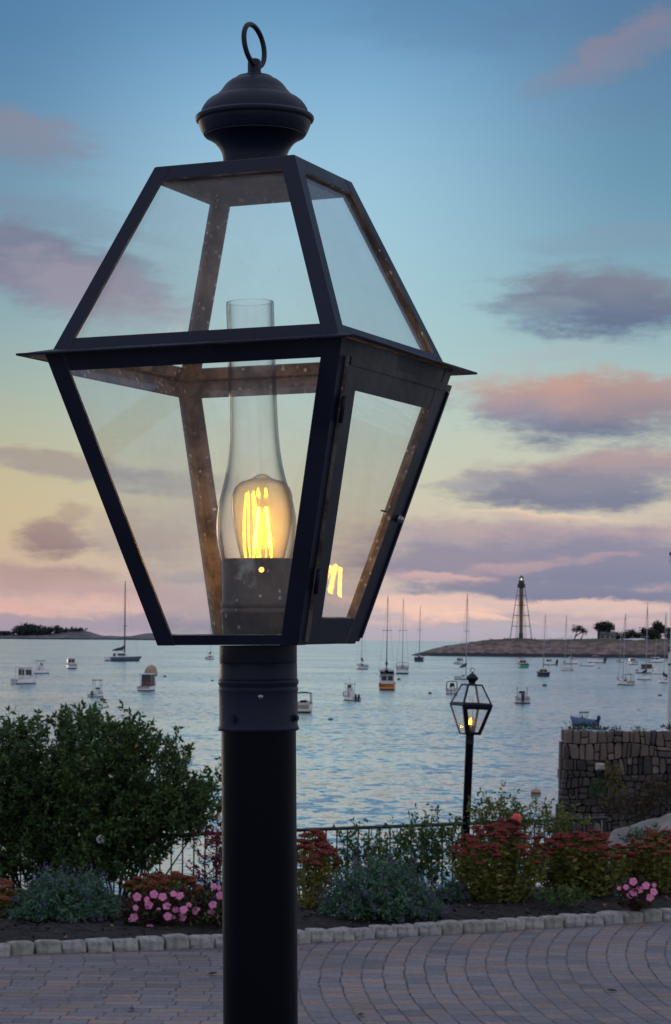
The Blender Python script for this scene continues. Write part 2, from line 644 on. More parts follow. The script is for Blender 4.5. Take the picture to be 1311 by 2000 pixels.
def street_lamp(label, root_matrix, zr, yaw, flange=FLG, ring_turn=64.0, ring_tilt=-7.0, lit_offset=(.005, 0), rim=True):
    root = bpy.data.objects.new('street_lamp', None)
    root.empty_display_size = .1
    col.objects.link(root)
    root.matrix_world = root_matrix
    tag(root, label, 'street lamp')
    cy, sy = math.cos(-yaw), math.sin(-yaw)

    def view(x, y, z):            # offsets given along and across the line of sight
        return Vector((x * cy - y * sy, x * sy + y * cy, z))
    z = zr
    # post and fitting
    MB().lathe([(.0372, 0), (.0370, z - .0850)], 48).build('post', POSTP, root)
    b = MB().lathe([(.060, 0.0), (.060, .012), (.052, .02), (.0405, .028), (.0374, .05)], 48)
    b.build('base_collar', POSTP, root)
    prof = [(.0374, -.0905), (.0394, -.0900), (.0402, -.0880), (.0394, -.0860), (.0388, -.0845), (.0388, -.0530), (.0391, -.0515), (.0396, -.0495), (.0391, -.0472),
            (.0386, -.0466), (.0389, -.0452), (.0398, -.0436), (.0401, -.0418), (.0396, -.0400), (.0386, -.0390), (.0385, -.0240), (.0380, -.0232), (.0384, -.0222), (.0384, -.0060)]
    fit = MB().lathe([(r, z + h) for r, h in prof], 64).build('post_fitter', PAINT, root, None, 38)
    for ang, hh in ((-36, -.0775), (66, -.0775), (-158, -.0775)):
        a = rad(ang)
        d = view(math.sin(a), -math.cos(a), 0)
        q = Vector((0, 0, z + hh)) + d * .0384
        bb = MB().tube([q, q + d * .0012], [.0045, .0043], 16).tube([q + d * .001, q + d * .0045], .0030, 6, smooth=False)
        bb.build('bolt', PAINT, fit)
    d = view(math.sin(rad(5)), -math.cos(rad(5)), 0)
    q = Vector((0, 0, z - .0555)) + d * .0386
    MB().blob(q, .0030, 0, 12, 8).build('screw', STEEL, fit)

    # lower frame
    w, th = .0185, .0030
    lower = [Face(k, BOT, LTOP, z) for k in range(4)]
    upper = [Face(k, MID, TOP, z) for k in range(4)]
    for k in range(4):
        fa, fb = lower[k], lower[k - 1]
        m = MB().slab(fa.lstrip(0, w, 0, fa.T), fa.n, th, 0, 1).slab(fb.rstrip(0, w, 0, fb.T), fb.n, th, 0, 1)
        m.build('lower_corner_bar', [PAINT, INNER], root)
        ga, gb = upper[k], upper[k - 1]
        w2 = .0160
        m = MB().slab(ga.lstrip(0, w2, 0, ga.T), ga.n, th, 0, 1).slab(gb.rstrip(0, w2, 0, gb.T), gb.n, th, 0, 1)
        m.build('upper_corner_bar', [PAINT, INNER], root)
        # glazing beads inside the corner bars
        g = upper[k]
        for ta, tb in ((g.T - .0140, g.T - .0002), (.0002, .0115)):
            MB().slab(g.quad(w2 + .0002, w2 + .0002, ta, tb, -.0006), g.n, th, 0, 1).build('upper_rail', [PAINT, INNER], root)
        MB().slab(g.quad(w2 - .006, w2 - .006, .007, g.T - .009, -.0042), g.n, .0022).build('upper_pane', PANE, root)
        f = lower[k]
        if k:
            for ta, tb in ((f.T - .0180, f.T - .0002), (.0002, .0100)):
                MB().slab(f.quad(w + .0002, w + .0002, ta, tb, -.0006), f.n, th, 0, 1).build('lower_rail', [PAINT, INNER], root)
            MB().slab(f.quad(w - .006, w - .006, .007, f.T - .012, -.0042), f.n, .0022).build('lower_pane', PANE, root)
        else:
            for ta, tb in ((f.T - .0180, f.T - .0002), (.0002, .0032)):
                MB().slab(f.quad(w + .0002, w + .0002, ta, tb, -.0006), f.n, th, 0, 1).build('lower_rail', [PAINT, INNER], root)
            t0, t1, sl, sr = .0035, f.T - .0160, w - .003, .0015
            dm = MB()
            o = .0040
            dm.slab(f.lstrip(sl, sl + .0245, t0, t1, o), f.n, .0060, 0, 1)
            dm.slab(f.rstrip(sr, sr + .0350, t0, t1, o), f.n, .0060, 0, 1)
            dm.slab(f.quad(sl + .0247, sr + .0352, t1 - .0285, t1, o - .0006), f.n, .0050, 0, 1)
            dm.slab(f.quad(sl + .0247, sr + .0352, t0, t0 + .0240, o - .0006), f.n, .0050, 0, 1)
            # folded lip along the top and the free edge
            dm.slab(f.quad(sl, sr + .0002, t1 - .0065, t1 + .0004, o + .0018), f.n, .0016)
            dm.slab(f.rstrip(sr - .0004, sr + .0035, t0 + .004, t1 - .0068, o + .0018), f.n, .0016)
            door = dm.build('door', [PAINT, INNER], root)
            MB().slab(f.quad(sl + .0190, sr + .0300, t0 + .019, t1 - .0235, -.0010), f.n, .0022).build('door_pane', PANE, door)
            kp = f.at(sr + .0165, f.T * .455, True, .0040)
            MB().tube([kp, kp + f.n * .004], [.0040, .0036], 14).blob(kp + f.n * .004, .0033, 0, 12, 8).build('door_knob', STEEL, door)
            hp = f.at(sr + .0365, f.T * .470, True, -.0020)
            MB().tube([hp, hp - f.n * .0035, hp - f.n * .0045 + (f.p00 - f.p10).normalized() * .003], .0010, 6).build('latch_hook', PAINT, door)
            for tt in (.22, .78):       # hinge knuckles on the seam
                h0, h1 = f.at(sl - .001, f.T * tt - .012, False, .0045), f.at(sl - .001, f.T * tt + .012, False, .0045)
                MB().tube([h0, h1], .0022, 10).build('hinge', PAINT, door)
    fl = MB()
    for k in range(4):
        q = [corner(k, MID[0] + .0002, z + MID[1] + .0003), corner(k + 1, MID[0] + .0002, z + MID[1] + .0003), corner(k + 1, flange[0], z + flange[1]), corner(k, flange[0], z + flange[1])]
        fl.slab(q, (q[1] - q[0]).cross(q[3] - q[0]) * (1 if (q[1] - q[0]).cross(q[3] - q[0]).z > 0 else -1), .0013, 0, 1)
    if rim:
        pts = [corner(k, flange[0] - .0006, z + flange[1] - .0004) for k in range(4)]
        for k in range(4):
            fl.tube([pts[k], pts[(k + 1) % 4]], .0012, 6)
    fl.build('eave_flange', [PAINT, INNER], root)
    pl = MB().slab([corner(k, TOP[0] - .0015, z + TOP[1] + .0005) for k in range(4)], (0, 0, 1), .0025, 0, 1)
    pl.lathe([(.030, z + TOP[1] - .0022), (.032, z + TOP[1] - .0060), (.034, z + TOP[1] - .0060), (.036, z + TOP[1] - .0022)], 40, 1)
    pl.build('top_plate', [PAINT, ROOF_SHADE], root)
    MB().slab([corner(k, BOT[0] - .006, z + BOT[1] + .0028) for k in range(4)], (0, 0, 1), .002, 1, 0).build('bottom_plate', [PAINT, INNER], root)

    # finial, turned; radii and heights in the photograph's pixels
    fp = [(62, 341), (62, 312), (64, 303), (67, 296), (71.5, 289), (78, 281), (86, 275), (93, 271), (97.5, 269), (97.5, 266.5), (100, 266), (104, 259), (107.5, 251), (109.5, 245), (110, 241), (112, 241.4), (114.6, 239.4), (116, 236), (115.6, 232.4), (113, 229.6),
          (110, 228.6), (106, 228), (105, 223), (103, 217), (99, 210), (93.5, 203), (87, 197.6), (79, 193), (77, 193.4), (75, 190.6), (68.5, 184.5), (64.5, 180), (60, 173.5), (54.5, 167), (47, 161), (39, 156.8), (35.5, 155.4), (35, 153.6), (32, 152.2), (25, 150.8),
          (19, 150), (17.5, 147.5), (14, 146), (13, 143), (13, 125), (11.5, 120.5), (7.5, 118), (1, 117.2)]
    MB().lathe([(r * PX, z + (1250 - y) * PX) for r, y in fp], 72).build('finial', PAINT, root, None, 34)
    ring = MB()
    R, r = 41 * PX, 5.1 * PX
    v, fc = [], []
    for i in range(48):
        a = 2 * math.pi * i / 48
        for j in range(12):
            b_ = 2 * math.pi * j / 12
            v.append(((R + r * math.cos(b_)) * math.cos(a), r * math.sin(b_), (R + r * math.cos(b_)) * math.sin(a)))
            fc.append((i * 12 + j, i * 12 + (j + 1) % 12, ((i + 1) % 48) * 12 + (j + 1) % 12, ((i + 1) % 48) * 12 + j))
    ring.add(v, fc, 0, True)
    ring.build('lifting_ring', PAINT, root, Matrix.Translation((0, 0, z + (1250 - 92) * PX)) @ Matrix.Rotation(-yaw, 4, 'Z') @ Matrix.Rotation(rad(ring_tilt), 4, 'Y') @ Matrix.Rotation(rad(ring_turn), 4, 'Z'))

    # bulb holder, chimney, bulb
    hp = [(.0355, -.002), (.0355, .0240), (.0364, .0250), (.0370, .0272), (.0364, .0294), (.0352, .0304), (.0362, .0316), (.0370, .0336), (.0370, .0352), (.0362, .0372), (.0352, .0384),
          (.0352, .0790), (.0345, .0798), (.0338, .0790), (.0338, .0560), (.0100, .0555), (.0005, .0555)]
    hold = MB().lathe([(r_, z + h_) for r_, h_ in hp], 56).build('bulb_holder', ZINC, root)
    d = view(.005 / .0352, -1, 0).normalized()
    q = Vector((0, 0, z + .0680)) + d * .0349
    MB().tube([q, q + d * .0007], .0026, 18).build('hole_glow_disc', HOLEGLOW, hold)  # glowing disc stands in for lamplight coming through a hole in the holder
    co = [(.0350, .0770), (.0372, .0840), (.0392, .0950), (.0400, .1080), (.0395, .1200), (.0374, .1330), (.0338, .1460), (.0302, .1590), (.0276, .1720), (.0258, .1860), (.0246, .2020), (.0240, .2200), (.0237, .2450), (.0236, .3320), (.0233, .3336), (.0222, .3336), (.0218, .3320)]
    ci = [(r_ - .0018, h_) for r_, h_ in reversed(co[:-4])]
    MB().lathe([(r_, h_ - .0770) for r_, h_ in co + ci], 72).build('glass_chimney', CHIM, root, Matrix.Translation((0, 0, z + .0770)) @ Matrix.Rotation(-yaw, 4, 'Z') @ Matrix.Rotation(rad(-1.3), 4, 'Y'))
    ox, oy = lit_offset
    c0 = view(ox, oy, 0)
    bp = [(.0120, .0580), (.0160, .0660), (.0212, .0790), (.0256, .0960), (.0290, .1150), (.0306, .1320), (.0301, .1420), (.0272, .1500), (.0215, .1555), (.0150, .1575), (.0100, .1592), (.0072, .1612), (.0040, .1630), (.0004, .1637)]
    bulb = MB().lathe([(r_, z + h_) for r_, h_ in bp], 56, 0, (c0.x, c0.y, 0), True, True).build('light_bulb', BULB, root)
    for i, ang in enumerate((-134, -44, 46, 136)):
        a = rad(ang)
        p1 = c0 + view(.0052 * math.sin(a), -.0052 * math.cos(a), z + .1300)
        p0 = c0 + view(.0112 * math.sin(a), -.0112 * math.cos(a), z + .0905)
        MB().tube([p0, p1], .0015, 10).build('filament', FIL, bulb)
    st = MB().tube([c0 + Vector((0, 0, z + .056)), c0 + Vector((0, 0, z + .088)), c0 + Vector((0, 0, z + .136))], [.006, .0030, .0012], 10)
    st.build('stem', CHIM, bulb)
    return root


base_l = lev(503.6 + 0.6, 1250)
tx, ty = -.0150, 0.0
pivot = Vector((base_l[0] * 2.28 / F, 2.28, CZ))
tilt = Matrix.Rotation(tx, 4, 'Y') @ Matrix.Rotation(rad(.35), 4, 'X')
mat0 = Matrix.Translation(pivot) @ tilt @ Matrix.Translation((0, 0, -2.1)) @ Matrix.Rotation(rad(23.05), 4, 'Z')
street_lamp('large black lantern street lamp close up with lit filament bulb inside a clear glass chimney', mat0, 2.1, rad(23.05))

FARY = 21.2
fp_ = P(918.0, 1433.5, FARY)
fz = fp_.z + .12
post_h = fp_.z + .42
mat1 = Matrix.Translation(fp_) @ Matrix.Rotation(rad(1.9), 4, 'Y') @ Matrix.Translation((0, 0, -post_h)) @ Matrix.Rotation(rad(-24), 4, 'Z')
street_lamp('small distant black lantern lamp leaning slightly, standing by the railing among red flower clumps', mat1, post_h, rad(-24), flange=(.2165, .2750), ring_turn=4, ring_tilt=0, lit_offset=(-.004, 0), rim=False)

# ------------------------------------------------------------------ the setting: water, paving, planting bed
WZ = CZ - 7.0                    # sea level
rng = np.random.default_rng(7)
random.seed(7)


def smooth01(x):
    x = np.clip(x, 0, 1)
    return x * x * (3 - 2 * x)


def water_mat():
    m = bpy.data.materials.new('rippled_harbour_water')
    m.use_nodes = True
    n = NT(m.node_tree)
    o = n.n('ShaderNodeTexCoord').outputs['Object']
    # slopes of swell, wavelets and ripples, given straight as a surface normal so that far water keeps them
    def slope(scale, rot, loc, dist):
        c = n.noise(n.mapping(o, loc=loc, rot=(0, 0, rad(rot)), scale=scale), 1.0, 3, .6, 'Color')
        return n.vmath('MULTIPLY', n.vmath('SUBTRACT', c, (.5, .5, .5)), (dist, dist, 0))
    s1 = slope((.30, .20, 1), 8, (0, 0, 0), .52)
    s2 = slope((1.0, .62, 1), -14, (5, 2, 0), .95)
    s4 = slope((2.3, 1.5, 1), 30, (2, 9, 0), .85)
    s3 = slope((.05, .035, 1), 20, (1, 8, 0), .30)
    gust = n.rng(n.noise(n.mapping(o, scale=(.018, .016, 1)), 1.0, 4, .55), .32, .68, .45, 1.25)
    sl = n.vmath('SCALE', n.vmath('ADD', n.vmath('ADD', s1, s2), n.vmath('ADD', s3, s4)), scale=gust)

    class bm:
        outputs = [n.vmath('NORMALIZE', n.vmath('ADD', sl, (0, 0, 1)))]
    gl = n.n('ShaderNodeBsdfGlossy')
    gl.inputs['Color'].default_value = (.98, 1.0, 1.0, 1)
    gl.inputs['Roughness'].default_value = .17
    n.put(gl.inputs['Normal'], bm.outputs[0])
    df = n.n('ShaderNodeBsdfDiffuse')
    df.inputs['Color'].default_value = (.02, .10, .13, 1)
    n.put(df.inputs['Normal'], bm.outputs[0])
    lw = n.n('ShaderNodeFresnel')
    lw.inputs['IOR'].default_value = 2.1
    n.put(lw.inputs['Normal'], bm.outputs[0])
    b = n.n('ShaderNodeMixShader')
    n.put(b.inputs[0], n.math('MAXIMUM', n.math('POWER', lw.outputs[0], .62), .1))
    n.put(b.inputs[1], df.outputs[0])
    n.put(b.inputs[2], gl.outputs[0])
    n.put(n.n('ShaderNodeOutputMaterial').inputs[0], b.outputs[0])
    return m


m_ = MB()
D = 60000
m_.add([(-D, -300, 0), (D, -300, 0), (D, D, 0), (-D, D, 0)], [(0, 1, 2, 3)])
o = m_.build('water', water_mat(), None, Matrix.Translation((0, 0, WZ)))
tag(o, kind='structure')

KERB_PX = [(-190, 1876), (-90, 1872.5), (0, 1869), (77, 1864), (126, 1863), (176, 1861), (228, 1859), (282, 1857), (332, 1855), (381, 1853), (431, 1851.7), (520, 1847), (600, 1843),
           (681, 1838), (779, 1831), (871, 1826), (974, 1820.5), (1061, 1814), (1153, 1808.6), (1245, 1802.6), (1311, 1799), (1400, 1794), (1500, 1788)]
kerb_line = [on_level(x, y, 0.0) for x, y in KERB_PX]


def along(line, step, start=0.0):
    """points every step metres along a polyline, with directions"""
    out, acc, nxt = [], 0.0, start
    for a, b_ in zip(line[:-1], line[1:]):
        L = (b_ - a).length
        while nxt <= acc + L:
            t = (nxt - acc) / L
            out.append((a.lerp(b_, t), (b_ - a).normalized()))
            nxt += step
        acc += L
    return out


def kerb_y(x):
    xs = [p.x for p in kerb_line]
    ys = [p.y for p in kerb_line]
    if x < xs[0]:
        return ys[0] + (x - xs[0]) * (ys[1] - ys[0]) / (xs[1] - xs[0])
    if x > xs[-1]:
        return ys[-1] + (x - xs[-1]) * (ys[-1] - ys[-2]) / (xs[-1] - xs[-2])
    return float(np.interp(x, xs, ys))


def paver_mat():
    m = bpy.data.materials.new('fan_laid_grey_pavers')
    m.use_nodes = True
    n = NT(m.node_tree)
    o = n.n('ShaderNodeTexCoord').outputs['Object']
    x, y, z = n.sep(o)
    wob = n.vmath('MULTIPLY', n.vmath('SUBTRACT', n.noise(o, 3.0, 3, .5, 'Color'), (.5, .5, .5)), (.035, .035, 0))
    o2 = n.vmath('ADD', o, wob)
    x, y, z = n.sep(o2)
    cx_, cy_ = 11.8, 14.3
    rx, ry = n.math('SUBTRACT', x, cx_), n.math('SUBTRACT', y, cy_)
    r = n.math('SQRT', n.math('ADD', n.math('MULTIPLY', rx, rx), n.math('MULTIPLY', ry, ry)))
    ang = n.math('ARCTAN2', ry, n.math('MULTIPLY', rx, -1.0))
    W1 = .132

    def courses(across, length, L):
        q = n.math('DIVIDE', across, W1)
        ci = n.math('FLOOR', q)
        cf = n.math('FRACT', q)
        wn = n.n('ShaderNodeTexWhiteNoise', noise_dimensions='1D')
        n.put(wn.inputs['W'], ci)
        t = n.math('ADD', n.math('DIVIDE', length, L), n.math('MULTIPLY', wn.outputs['Value'], 7.0))
        ti, tf = n.math('FLOOR', t), n.math('FRACT', t)
        jw = n.math('MULTIPLY', n.math('MINIMUM', cf, n.math('SUBTRACT', 1.0, cf)), W1)
        jl = n.math('MULTIPLY', n.math('MINIMUM', tf, n.math('SUBTRACT', 1.0, tf)), L)
        wn2 = n.n('ShaderNodeTexWhiteNoise', noise_dimensions='2D')
        n.put(wn2.inputs['Vector'], n.comb(ci, ti))
        return jw, jl, wn2.outputs['Value']

    a1, a2, ac = courses(r, n.math('MULTIPLY', ang, 11.8), .205)
    b1, b2, bc = courses(y, x, .205)
    zone = n.math('GREATER_THAN', r, 12.08)      # straight courses beyond the outermost ring

    def pick(p, q):
        return n.math('ADD', n.math('MULTIPLY', p, n.math('SUBTRACT', 1.0, zone)), n.math('MULTIPLY', q, zone))
    jw, jl, cc = pick(a1, b1), pick(a2, b2), pick(ac, bc)
    rag = n.noise(o, 16, 3, .6)
    jn = n.math('MINIMUM', n.math('MULTIPLY', jw, .9), n.math('MULTIPLY', jl, 1.0))
    jn = n.math('ADD', jn, n.math('MULTIPLY', n.math('SUBTRACT', rag, .5), .012))
    joint = n.rng(jn, .0015, .007, 1, 0)
    worn = n.math('MULTIPLY', n.rng(n.noise(o, 1.1, 3, .6), .35, .6, .4, 1.0), n.rng(n.noise(o, 7, 3, .7), .38, .56, .15, 1.0))
    colr = n.ramp(cc, [(0, (.115, .104, .122, 1)), (.30, (.195, .168, .178, 1)), (.55, (.150, .134, .155, 1)), (.75, (.235, .172, .158, 1)), (1, (.195, .136, .122, 1))], 'LINEAR')
    mott = n.rng(n.noise(o, 40, 4, .7), .3, .7, .78, 1.15)
    big = n.rng(n.noise(o, .55, 4, .65), .3, .7, .74, 1.14)
    colr = n.vmath('SCALE', colr, scale=n.math('MULTIPLY', mott, big))
    colr = n.mix(n.math('MULTIPLY', joint, worn), colr, (.016, .015, .020, 1))
    b = n.n('ShaderNodeBsdfPrincipled')
    n.put(b.inputs['Base Color'], colr)
    n.put(b.inputs['Roughness'], n.rng(rag, .3, .7, .62, .85))
    hgt = n.math('ADD', n.math('MULTIPLY', n.math('SUBTRACT', 1.0, joint), .006), n.math('MULTIPLY', mott, .002))
    n.put(b.inputs['Normal'], n.bump(hgt, 1.0, 1.0))
    n.put(n.n('ShaderNodeOutputMaterial').inputs[0], b.outputs[0])
    return m


m_ = MB()
xs = np.linspace(-14, 16, 61)
front, back = [], []
for x in xs:
    front.append((x, -9.0, 0))
    back.append((x, kerb_y(x) + .06, 0))
m_.add(front + back, [(i, i + 1, i + 62, i + 61) for i in range(60)])
tag(m_.build('pavement', paver_mat()), kind='structure')

MULCH = pmat('dark_bark_mulch', (.005, .004, .006), (.015, .010, .011), scale=30, rough=.95, bump=.03, bscale=45)


def bed_z(x, y):
    t = y - kerb_y(x)
    z = .035 + .05 * smooth01(t / .6) - .62 * smooth01((t - 1.6) / 4.6)
    return float(z) + (.25 * float(smooth01((x - 2.6) / 2.0)) * float(smooth01((t - 2) / 4)))


NB = 34
def bed_back(x):
    return 23.3 + 7.5 * float(smooth01((x - 2.4) / 1.6))


v, f = [], []
xs = np.linspace(-14, 16, 121)
for x in xs:
    y0, y1 = kerb_y(x) + .10, bed_back(x)
    for j in range(NB):
        y = y0 + (y1 - y0) * j / (NB - 1)
        v.append((x, y, bed_z(x, y) + random.uniform(-.012, .012)))
    v.append((x, y1 + .05, WZ - 1.5))
n1 = NB + 1
for i in range(120):
    for j in range(NB):
        f.append((i * n1 + j, (i + 1) * n1 + j, (i + 1) * n1 + j + 1, i * n1 + j + 1))
m_ = MB().add(v, f, 0, True)
tag(m_.build('ground', MULCH), kind='structure')

# bark chips and fallen leaves lying on the bed
v, f, mi = [], [], []
chips = MB()
for i in range(3600):
    x = random.uniform(-3.2, 4.2)
    y = kerb_y(x) + random.uniform(.12, 2.6) ** 1.0
    z = bed_z(x, y) + .008
    a, L, wd = random.uniform(0, 6.28), random.uniform(.012, .035), random.uniform(.006, .014)
    c, s = math.cos(a), math.sin(a)
    t1, t2 = random.uniform(-.4, .6), random.uniform(-.4, .4)
    pts = [(-L, -wd), (L, -wd * .6), (L * .9, wd), (-L * .8, wd * .8)]
    chips.add([(x + p * c - q * s, y + p * s + q * c, z + p * t1 + abs(q) * t2 + .006) for p, q in pts], [(0, 1, 2, 3)], 1 if random.random() < .06 else 0)
o = chips.build('mulch', [pmat('bark_chip', (.008, .006, .007), (.034, .022, .022), scale=30, rough=.95, island=.8), pmat('fallen_leaf', (.12, .05, .02), (.20, .12, .05), scale=30, rough=.8, island=.8)])
tag(o, kind='stuff')

# granite setts along the bed
GRAN = pmat('grey_granite_sett', (.17, .17, .175), (.42, .40, .37), scale=19, rough=.85, bump=.006, bscale=40)
GRAN2 = pmat('mossy_granite_sett', (.15, .155, .14), (.36, .34, .30), scale=13, rough=.88, bump=.006, bscale=36)


def sett(L, H, Dp):
    nx, ny, nz = 7, 5, 5
    bm_ = MB()
    v, idx = [], {}
    ph = [random.uniform(0, 6) for _ in range(6)]

    def pt(i, j, k):
        key = (i, j, k)
        if key in idx:
            return idx[key]
        u, w_, t = i / nx * 2 - 1, j / ny * 2 - 1, k / nz * 2 - 1
        p = 22.0
        nrm = (abs(u) ** p + abs(w_) ** p + abs(t) ** p) ** (1 / p)
        s = max(abs(u), abs(w_), abs(t)) / nrm if nrm else 1
        x, y, z = u * s, w_ * s, t * s
        x += .03 * math.sin(2.3 * z + ph[0]) + .02 * math.sin(3 * y + ph[1])
        y += .07 * math.sin(2.6 * x + ph[2]) + .05 * math.sin(4 * z + ph[3])
        z += .05 * math.sin(2.2 * x + ph[4]) + .04 * math.sin(4.1 * y + ph[5])
        if k == nz and (i in (0, nx)):
            z -= abs(ph[i % 6]) * .02
        idx[key] = len(v)
        v.append((x * L / 2, y * Dp / 2, (z + 1) * H / 2 - .012))
        return idx[key]
    fc = []
    for i in range(nx):
        for j in range(ny):
            fc.append((pt(i, j, 0), pt(i, j + 1, 0), pt(i + 1, j + 1, 0), pt(i + 1, j, 0)))
            fc.append((pt(i, j, nz), pt(i + 1, j, nz), pt(i + 1, j + 1, nz), pt(i, j + 1, nz)))
    for i in range(nx):
        for k in range(nz):
            fc.append((pt(i, 0, k), pt(i + 1, 0, k), pt(i + 1, 0, k + 1), pt(i, 0, k + 1)))
            fc.append((pt(i, ny, k), pt(i, ny, k + 1), pt(i + 1, ny, k + 1), pt(i + 1, ny, k)))
    for j in range(ny):
        for k in range(nz):
            fc.append((pt(0, j, k), pt(0, j, k + 1), pt(0, j + 1, k + 1), pt(0, j + 1, k)))
            fc.append((pt(nx, j, k), pt(nx, j + 1, k), pt(nx, j + 1, k + 1), pt(nx, j, k + 1)))
    return bm_.add(v, fc, 0, True)


seg = along(kerb_line, .177, .09)
for p, d in seg:
    k = P(0, 0, 1)
    if not (-2.75 < p.x < 3.1):
        continue
    ang = math.atan2(d.y, d.x) + random.uniform(-.03, .03)
    s = sett(.177 - random.uniform(.004, .016), .093 + random.uniform(-.008, .010), .12 + random.uniform(-.015, .015))
    nrm = Vector((-d.y, d.x, 0))
    pp = p + nrm * (.065 + random.uniform(-.008, .008))
    o = s.build('kerb_stone', random.choice([GRAN, GRAN, GRAN2]), None, Matrix.Translation(pp) @ Matrix.Rotation(ang, 4, 'Z') @ Matrix.Rotation(random.uniform(-.05, .05), 4, 'Y') @ Matrix.Rotation(random.uniform(-.06, .06), 4, 'X'))
    tag(o, 'rounded grey granite block in the edging row between pavers and dark mulch', 'kerb stone', 'granite edging blocks along the planting bed')

# ------------------------------------------------------------------ railing behind the bed
IRON = pmat('black_iron_railing', (.010, .011, .016), (.020, .021, .026), scale=12, rough=.45)


def railing(name, p0, p1, zt, zb, label, spacing=.108, post_every=18, end_post=True):
    root = thing(name, label, 'railing', (p0.x, p0.y, zb))
    dv = Vector((p1.x - p0.x, p1.y - p0.y, 0))
    L = dv.length
    u = dv.normalized()
    dz_ = p1.z - p0.z
    n_ = int(L / spacing)

    def pt(s, z):
        return Vector((u.x * s, u.y * s, z - zb + dz_ * s / L))
    MB().tube([pt(-.02, zt), pt(L + .02, zt)], .017, 8).build('top_rail', IRON, root)
    MB().tube([pt(0, zb + .10), pt(L, zb + .10)], .013, 6).build('bottom_rail', IRON, root)
    for i in range(n_ + 1):
        s = i * spacing
        if i % post_every == 0 or (end_post and i == n_):
            MB().box(tuple(pt(s, zb - .1) - Vector((.022, .022, 0))), tuple(pt(s, zt - .012) + Vector((.022, .022, 0)))).build('post', IRON, root)
        else:
            MB().tube([pt(s, zb + .10), pt(s, zt - .01)], .0075, 6).build('picket', IRON, root)
    return root


zt1 = P(590, 1621, 21.6).z
a_, b_ = P(590, 1621, 21.6), P(1183, 1598, 22.7)
dirv = (b_ - a_)
c_ = a_ - dirv * 1.32
railing('railing', Vector((c_.x, c_.y, 0)), Vector((b_.x, b_.y, b_.z - c_.z)), c_.z, c_.z - .92, 'black iron railing with thin upright bars behind the flower bed, above the water')

# ------------------------------------------------------------------ plants
def leafmat(name, c1, c2, rough=.55, tr=.25):
    return pmat(name, c1, c2, scale=5, rough=rough, island=.75, translucent=tr, spec=.35)


GREEN_D = leafmat('dark_evergreen_leaf', (.011, .037, .014), (.105, .185, .046))
GREEN_O = leafmat('olive_stonecrop_leaf', (.095, .125, .025), (.33, .30, .065))
GREEN_G = leafmat('grey_green_catmint_leaf', (.035, .095, .055), (.12, .225, .13))
GREEN_R = leafmat('rose_leaf', (.035, .075, .03), (.17, .19, .045))
GREEN_Y = leafmat('yellow_green_leaf', (.11, .13, .02), (.34, .29, .05))
RED_LEAF = leafmat('dark_red_leaf', (.030, .010, .014), (.085, .022, .028))
MAGENTA = leafmat('magenta_autumn_leaf', (.10, .012, .035), (.26, .030, .075))
PURPLE = leafmat('lavender_blue_bloom', (.07, .055, .14), (.17, .13, .27))
RED_H = leafmat('brick_red_flower_head', (.12, .018, .017), (.29, .056, .042), .8, .1)
RUST_H = leafmat('rust_flower_head', (.14, .035, .018), (.28, .085, .042), .8, .1)
PINK = leafmat('pink_petal', (.78, .16, .38), (.90, .36, .58), .5, .3)
ROSE = leafmat('coral_rose_petal', (.75, .08, .10), (.85, .18, .17), .5, .3)
WHITEP = leafmat('white_petal', (.75, .75, .76), (.85, .84, .80), .5, .3)
BARK = pmat('dark_bark', (.020, .016, .014), (.045, .036, .030), scale=20, rough=.9)
STEMG = pmat('green_stem', (.05, .065, .020), (.11, .11, .035), scale=8, rough=.7)
STEMY = pmat('straw_stem', (.12, .11, .03), (.22, .17, .06), scale=8, rough=.7)


def unit(v):
    return v / (np.linalg.norm(v, axis=-1, keepdims=True) + 1e-9)


def add_leaves(mb, pos, dirs, length, width=.42, mat=0, jitter=.6, droop=0.0):
    """one folded leaf of four corners at every position"""
    n = len(pos)
    if n == 0:
        return
    d = unit(np.asarray(dirs) + rng.normal(0, jitter, (n, 3)))
    d[:, 2] -= droop
    d = unit(d)
    side = unit(np.cross(d, rng.normal(0, 1, (n, 3))))
    L = length * rng.uniform(.65, 1.25, (n, 1))
    p = np.asarray(pos)
    up = np.cross(side, d)
    a = p
    b = p + d * L * .45 + side * L * width * .5 + up * L * .08
    c = p + d * L
    e = p + d * L * .45 - side * L * width * .5 + up * L * .08
    o = len(mb.v)
    allv = np.stack([a, b, c, e], 1).reshape(-1, 3)
    mb.v += [tuple(q) for q in allv.tolist()]
    mb.f += [(o + 4 * i, o + 4 * i + 1, o + 4 * i + 2, o + 4 * i + 3) for i in range(n)]
    mats = [mat] * n if not hasattr(mat, '__len__') else list(mat)
    mb.m += mats
    mb.s += [False] * n


def px_lobes(lobes, Y, depth):
    """ellipsoids drawn over the photograph become ellipsoids standing in the bed at the distance Y"""
    out = []
    for q in lobes:
        x, y, rx, ry = q[:4]
        dy = q[4] if len(q) > 4 else 0.0
        c = P(x, y, Y + dy)
        s = (Y + dy) / F
        out.append((np.array(c), np.array((rx * s, depth, ry * s))))
    return out


def sample_lobes(L, n, shell=.55):
    vol = np.array([r[0] * r[2] for _, r in L])
    pick = rng.choice(len(L), n, p=vol / vol.sum())
    d = unit(rng.normal(0, 1, (n, 3)))
    rad_ = np.where(rng.random(n) < shell, rng.uniform(.82, 1.0, n), rng.random(n) ** .5 * .9)
    c = np.array([L[i][0] for i in pick])
    r = np.array([L[i][1] for i in pick])
    return c + d * r * rad_[:, None], d, pick


def ground_at(x, y):
    return bed_z(x, y)


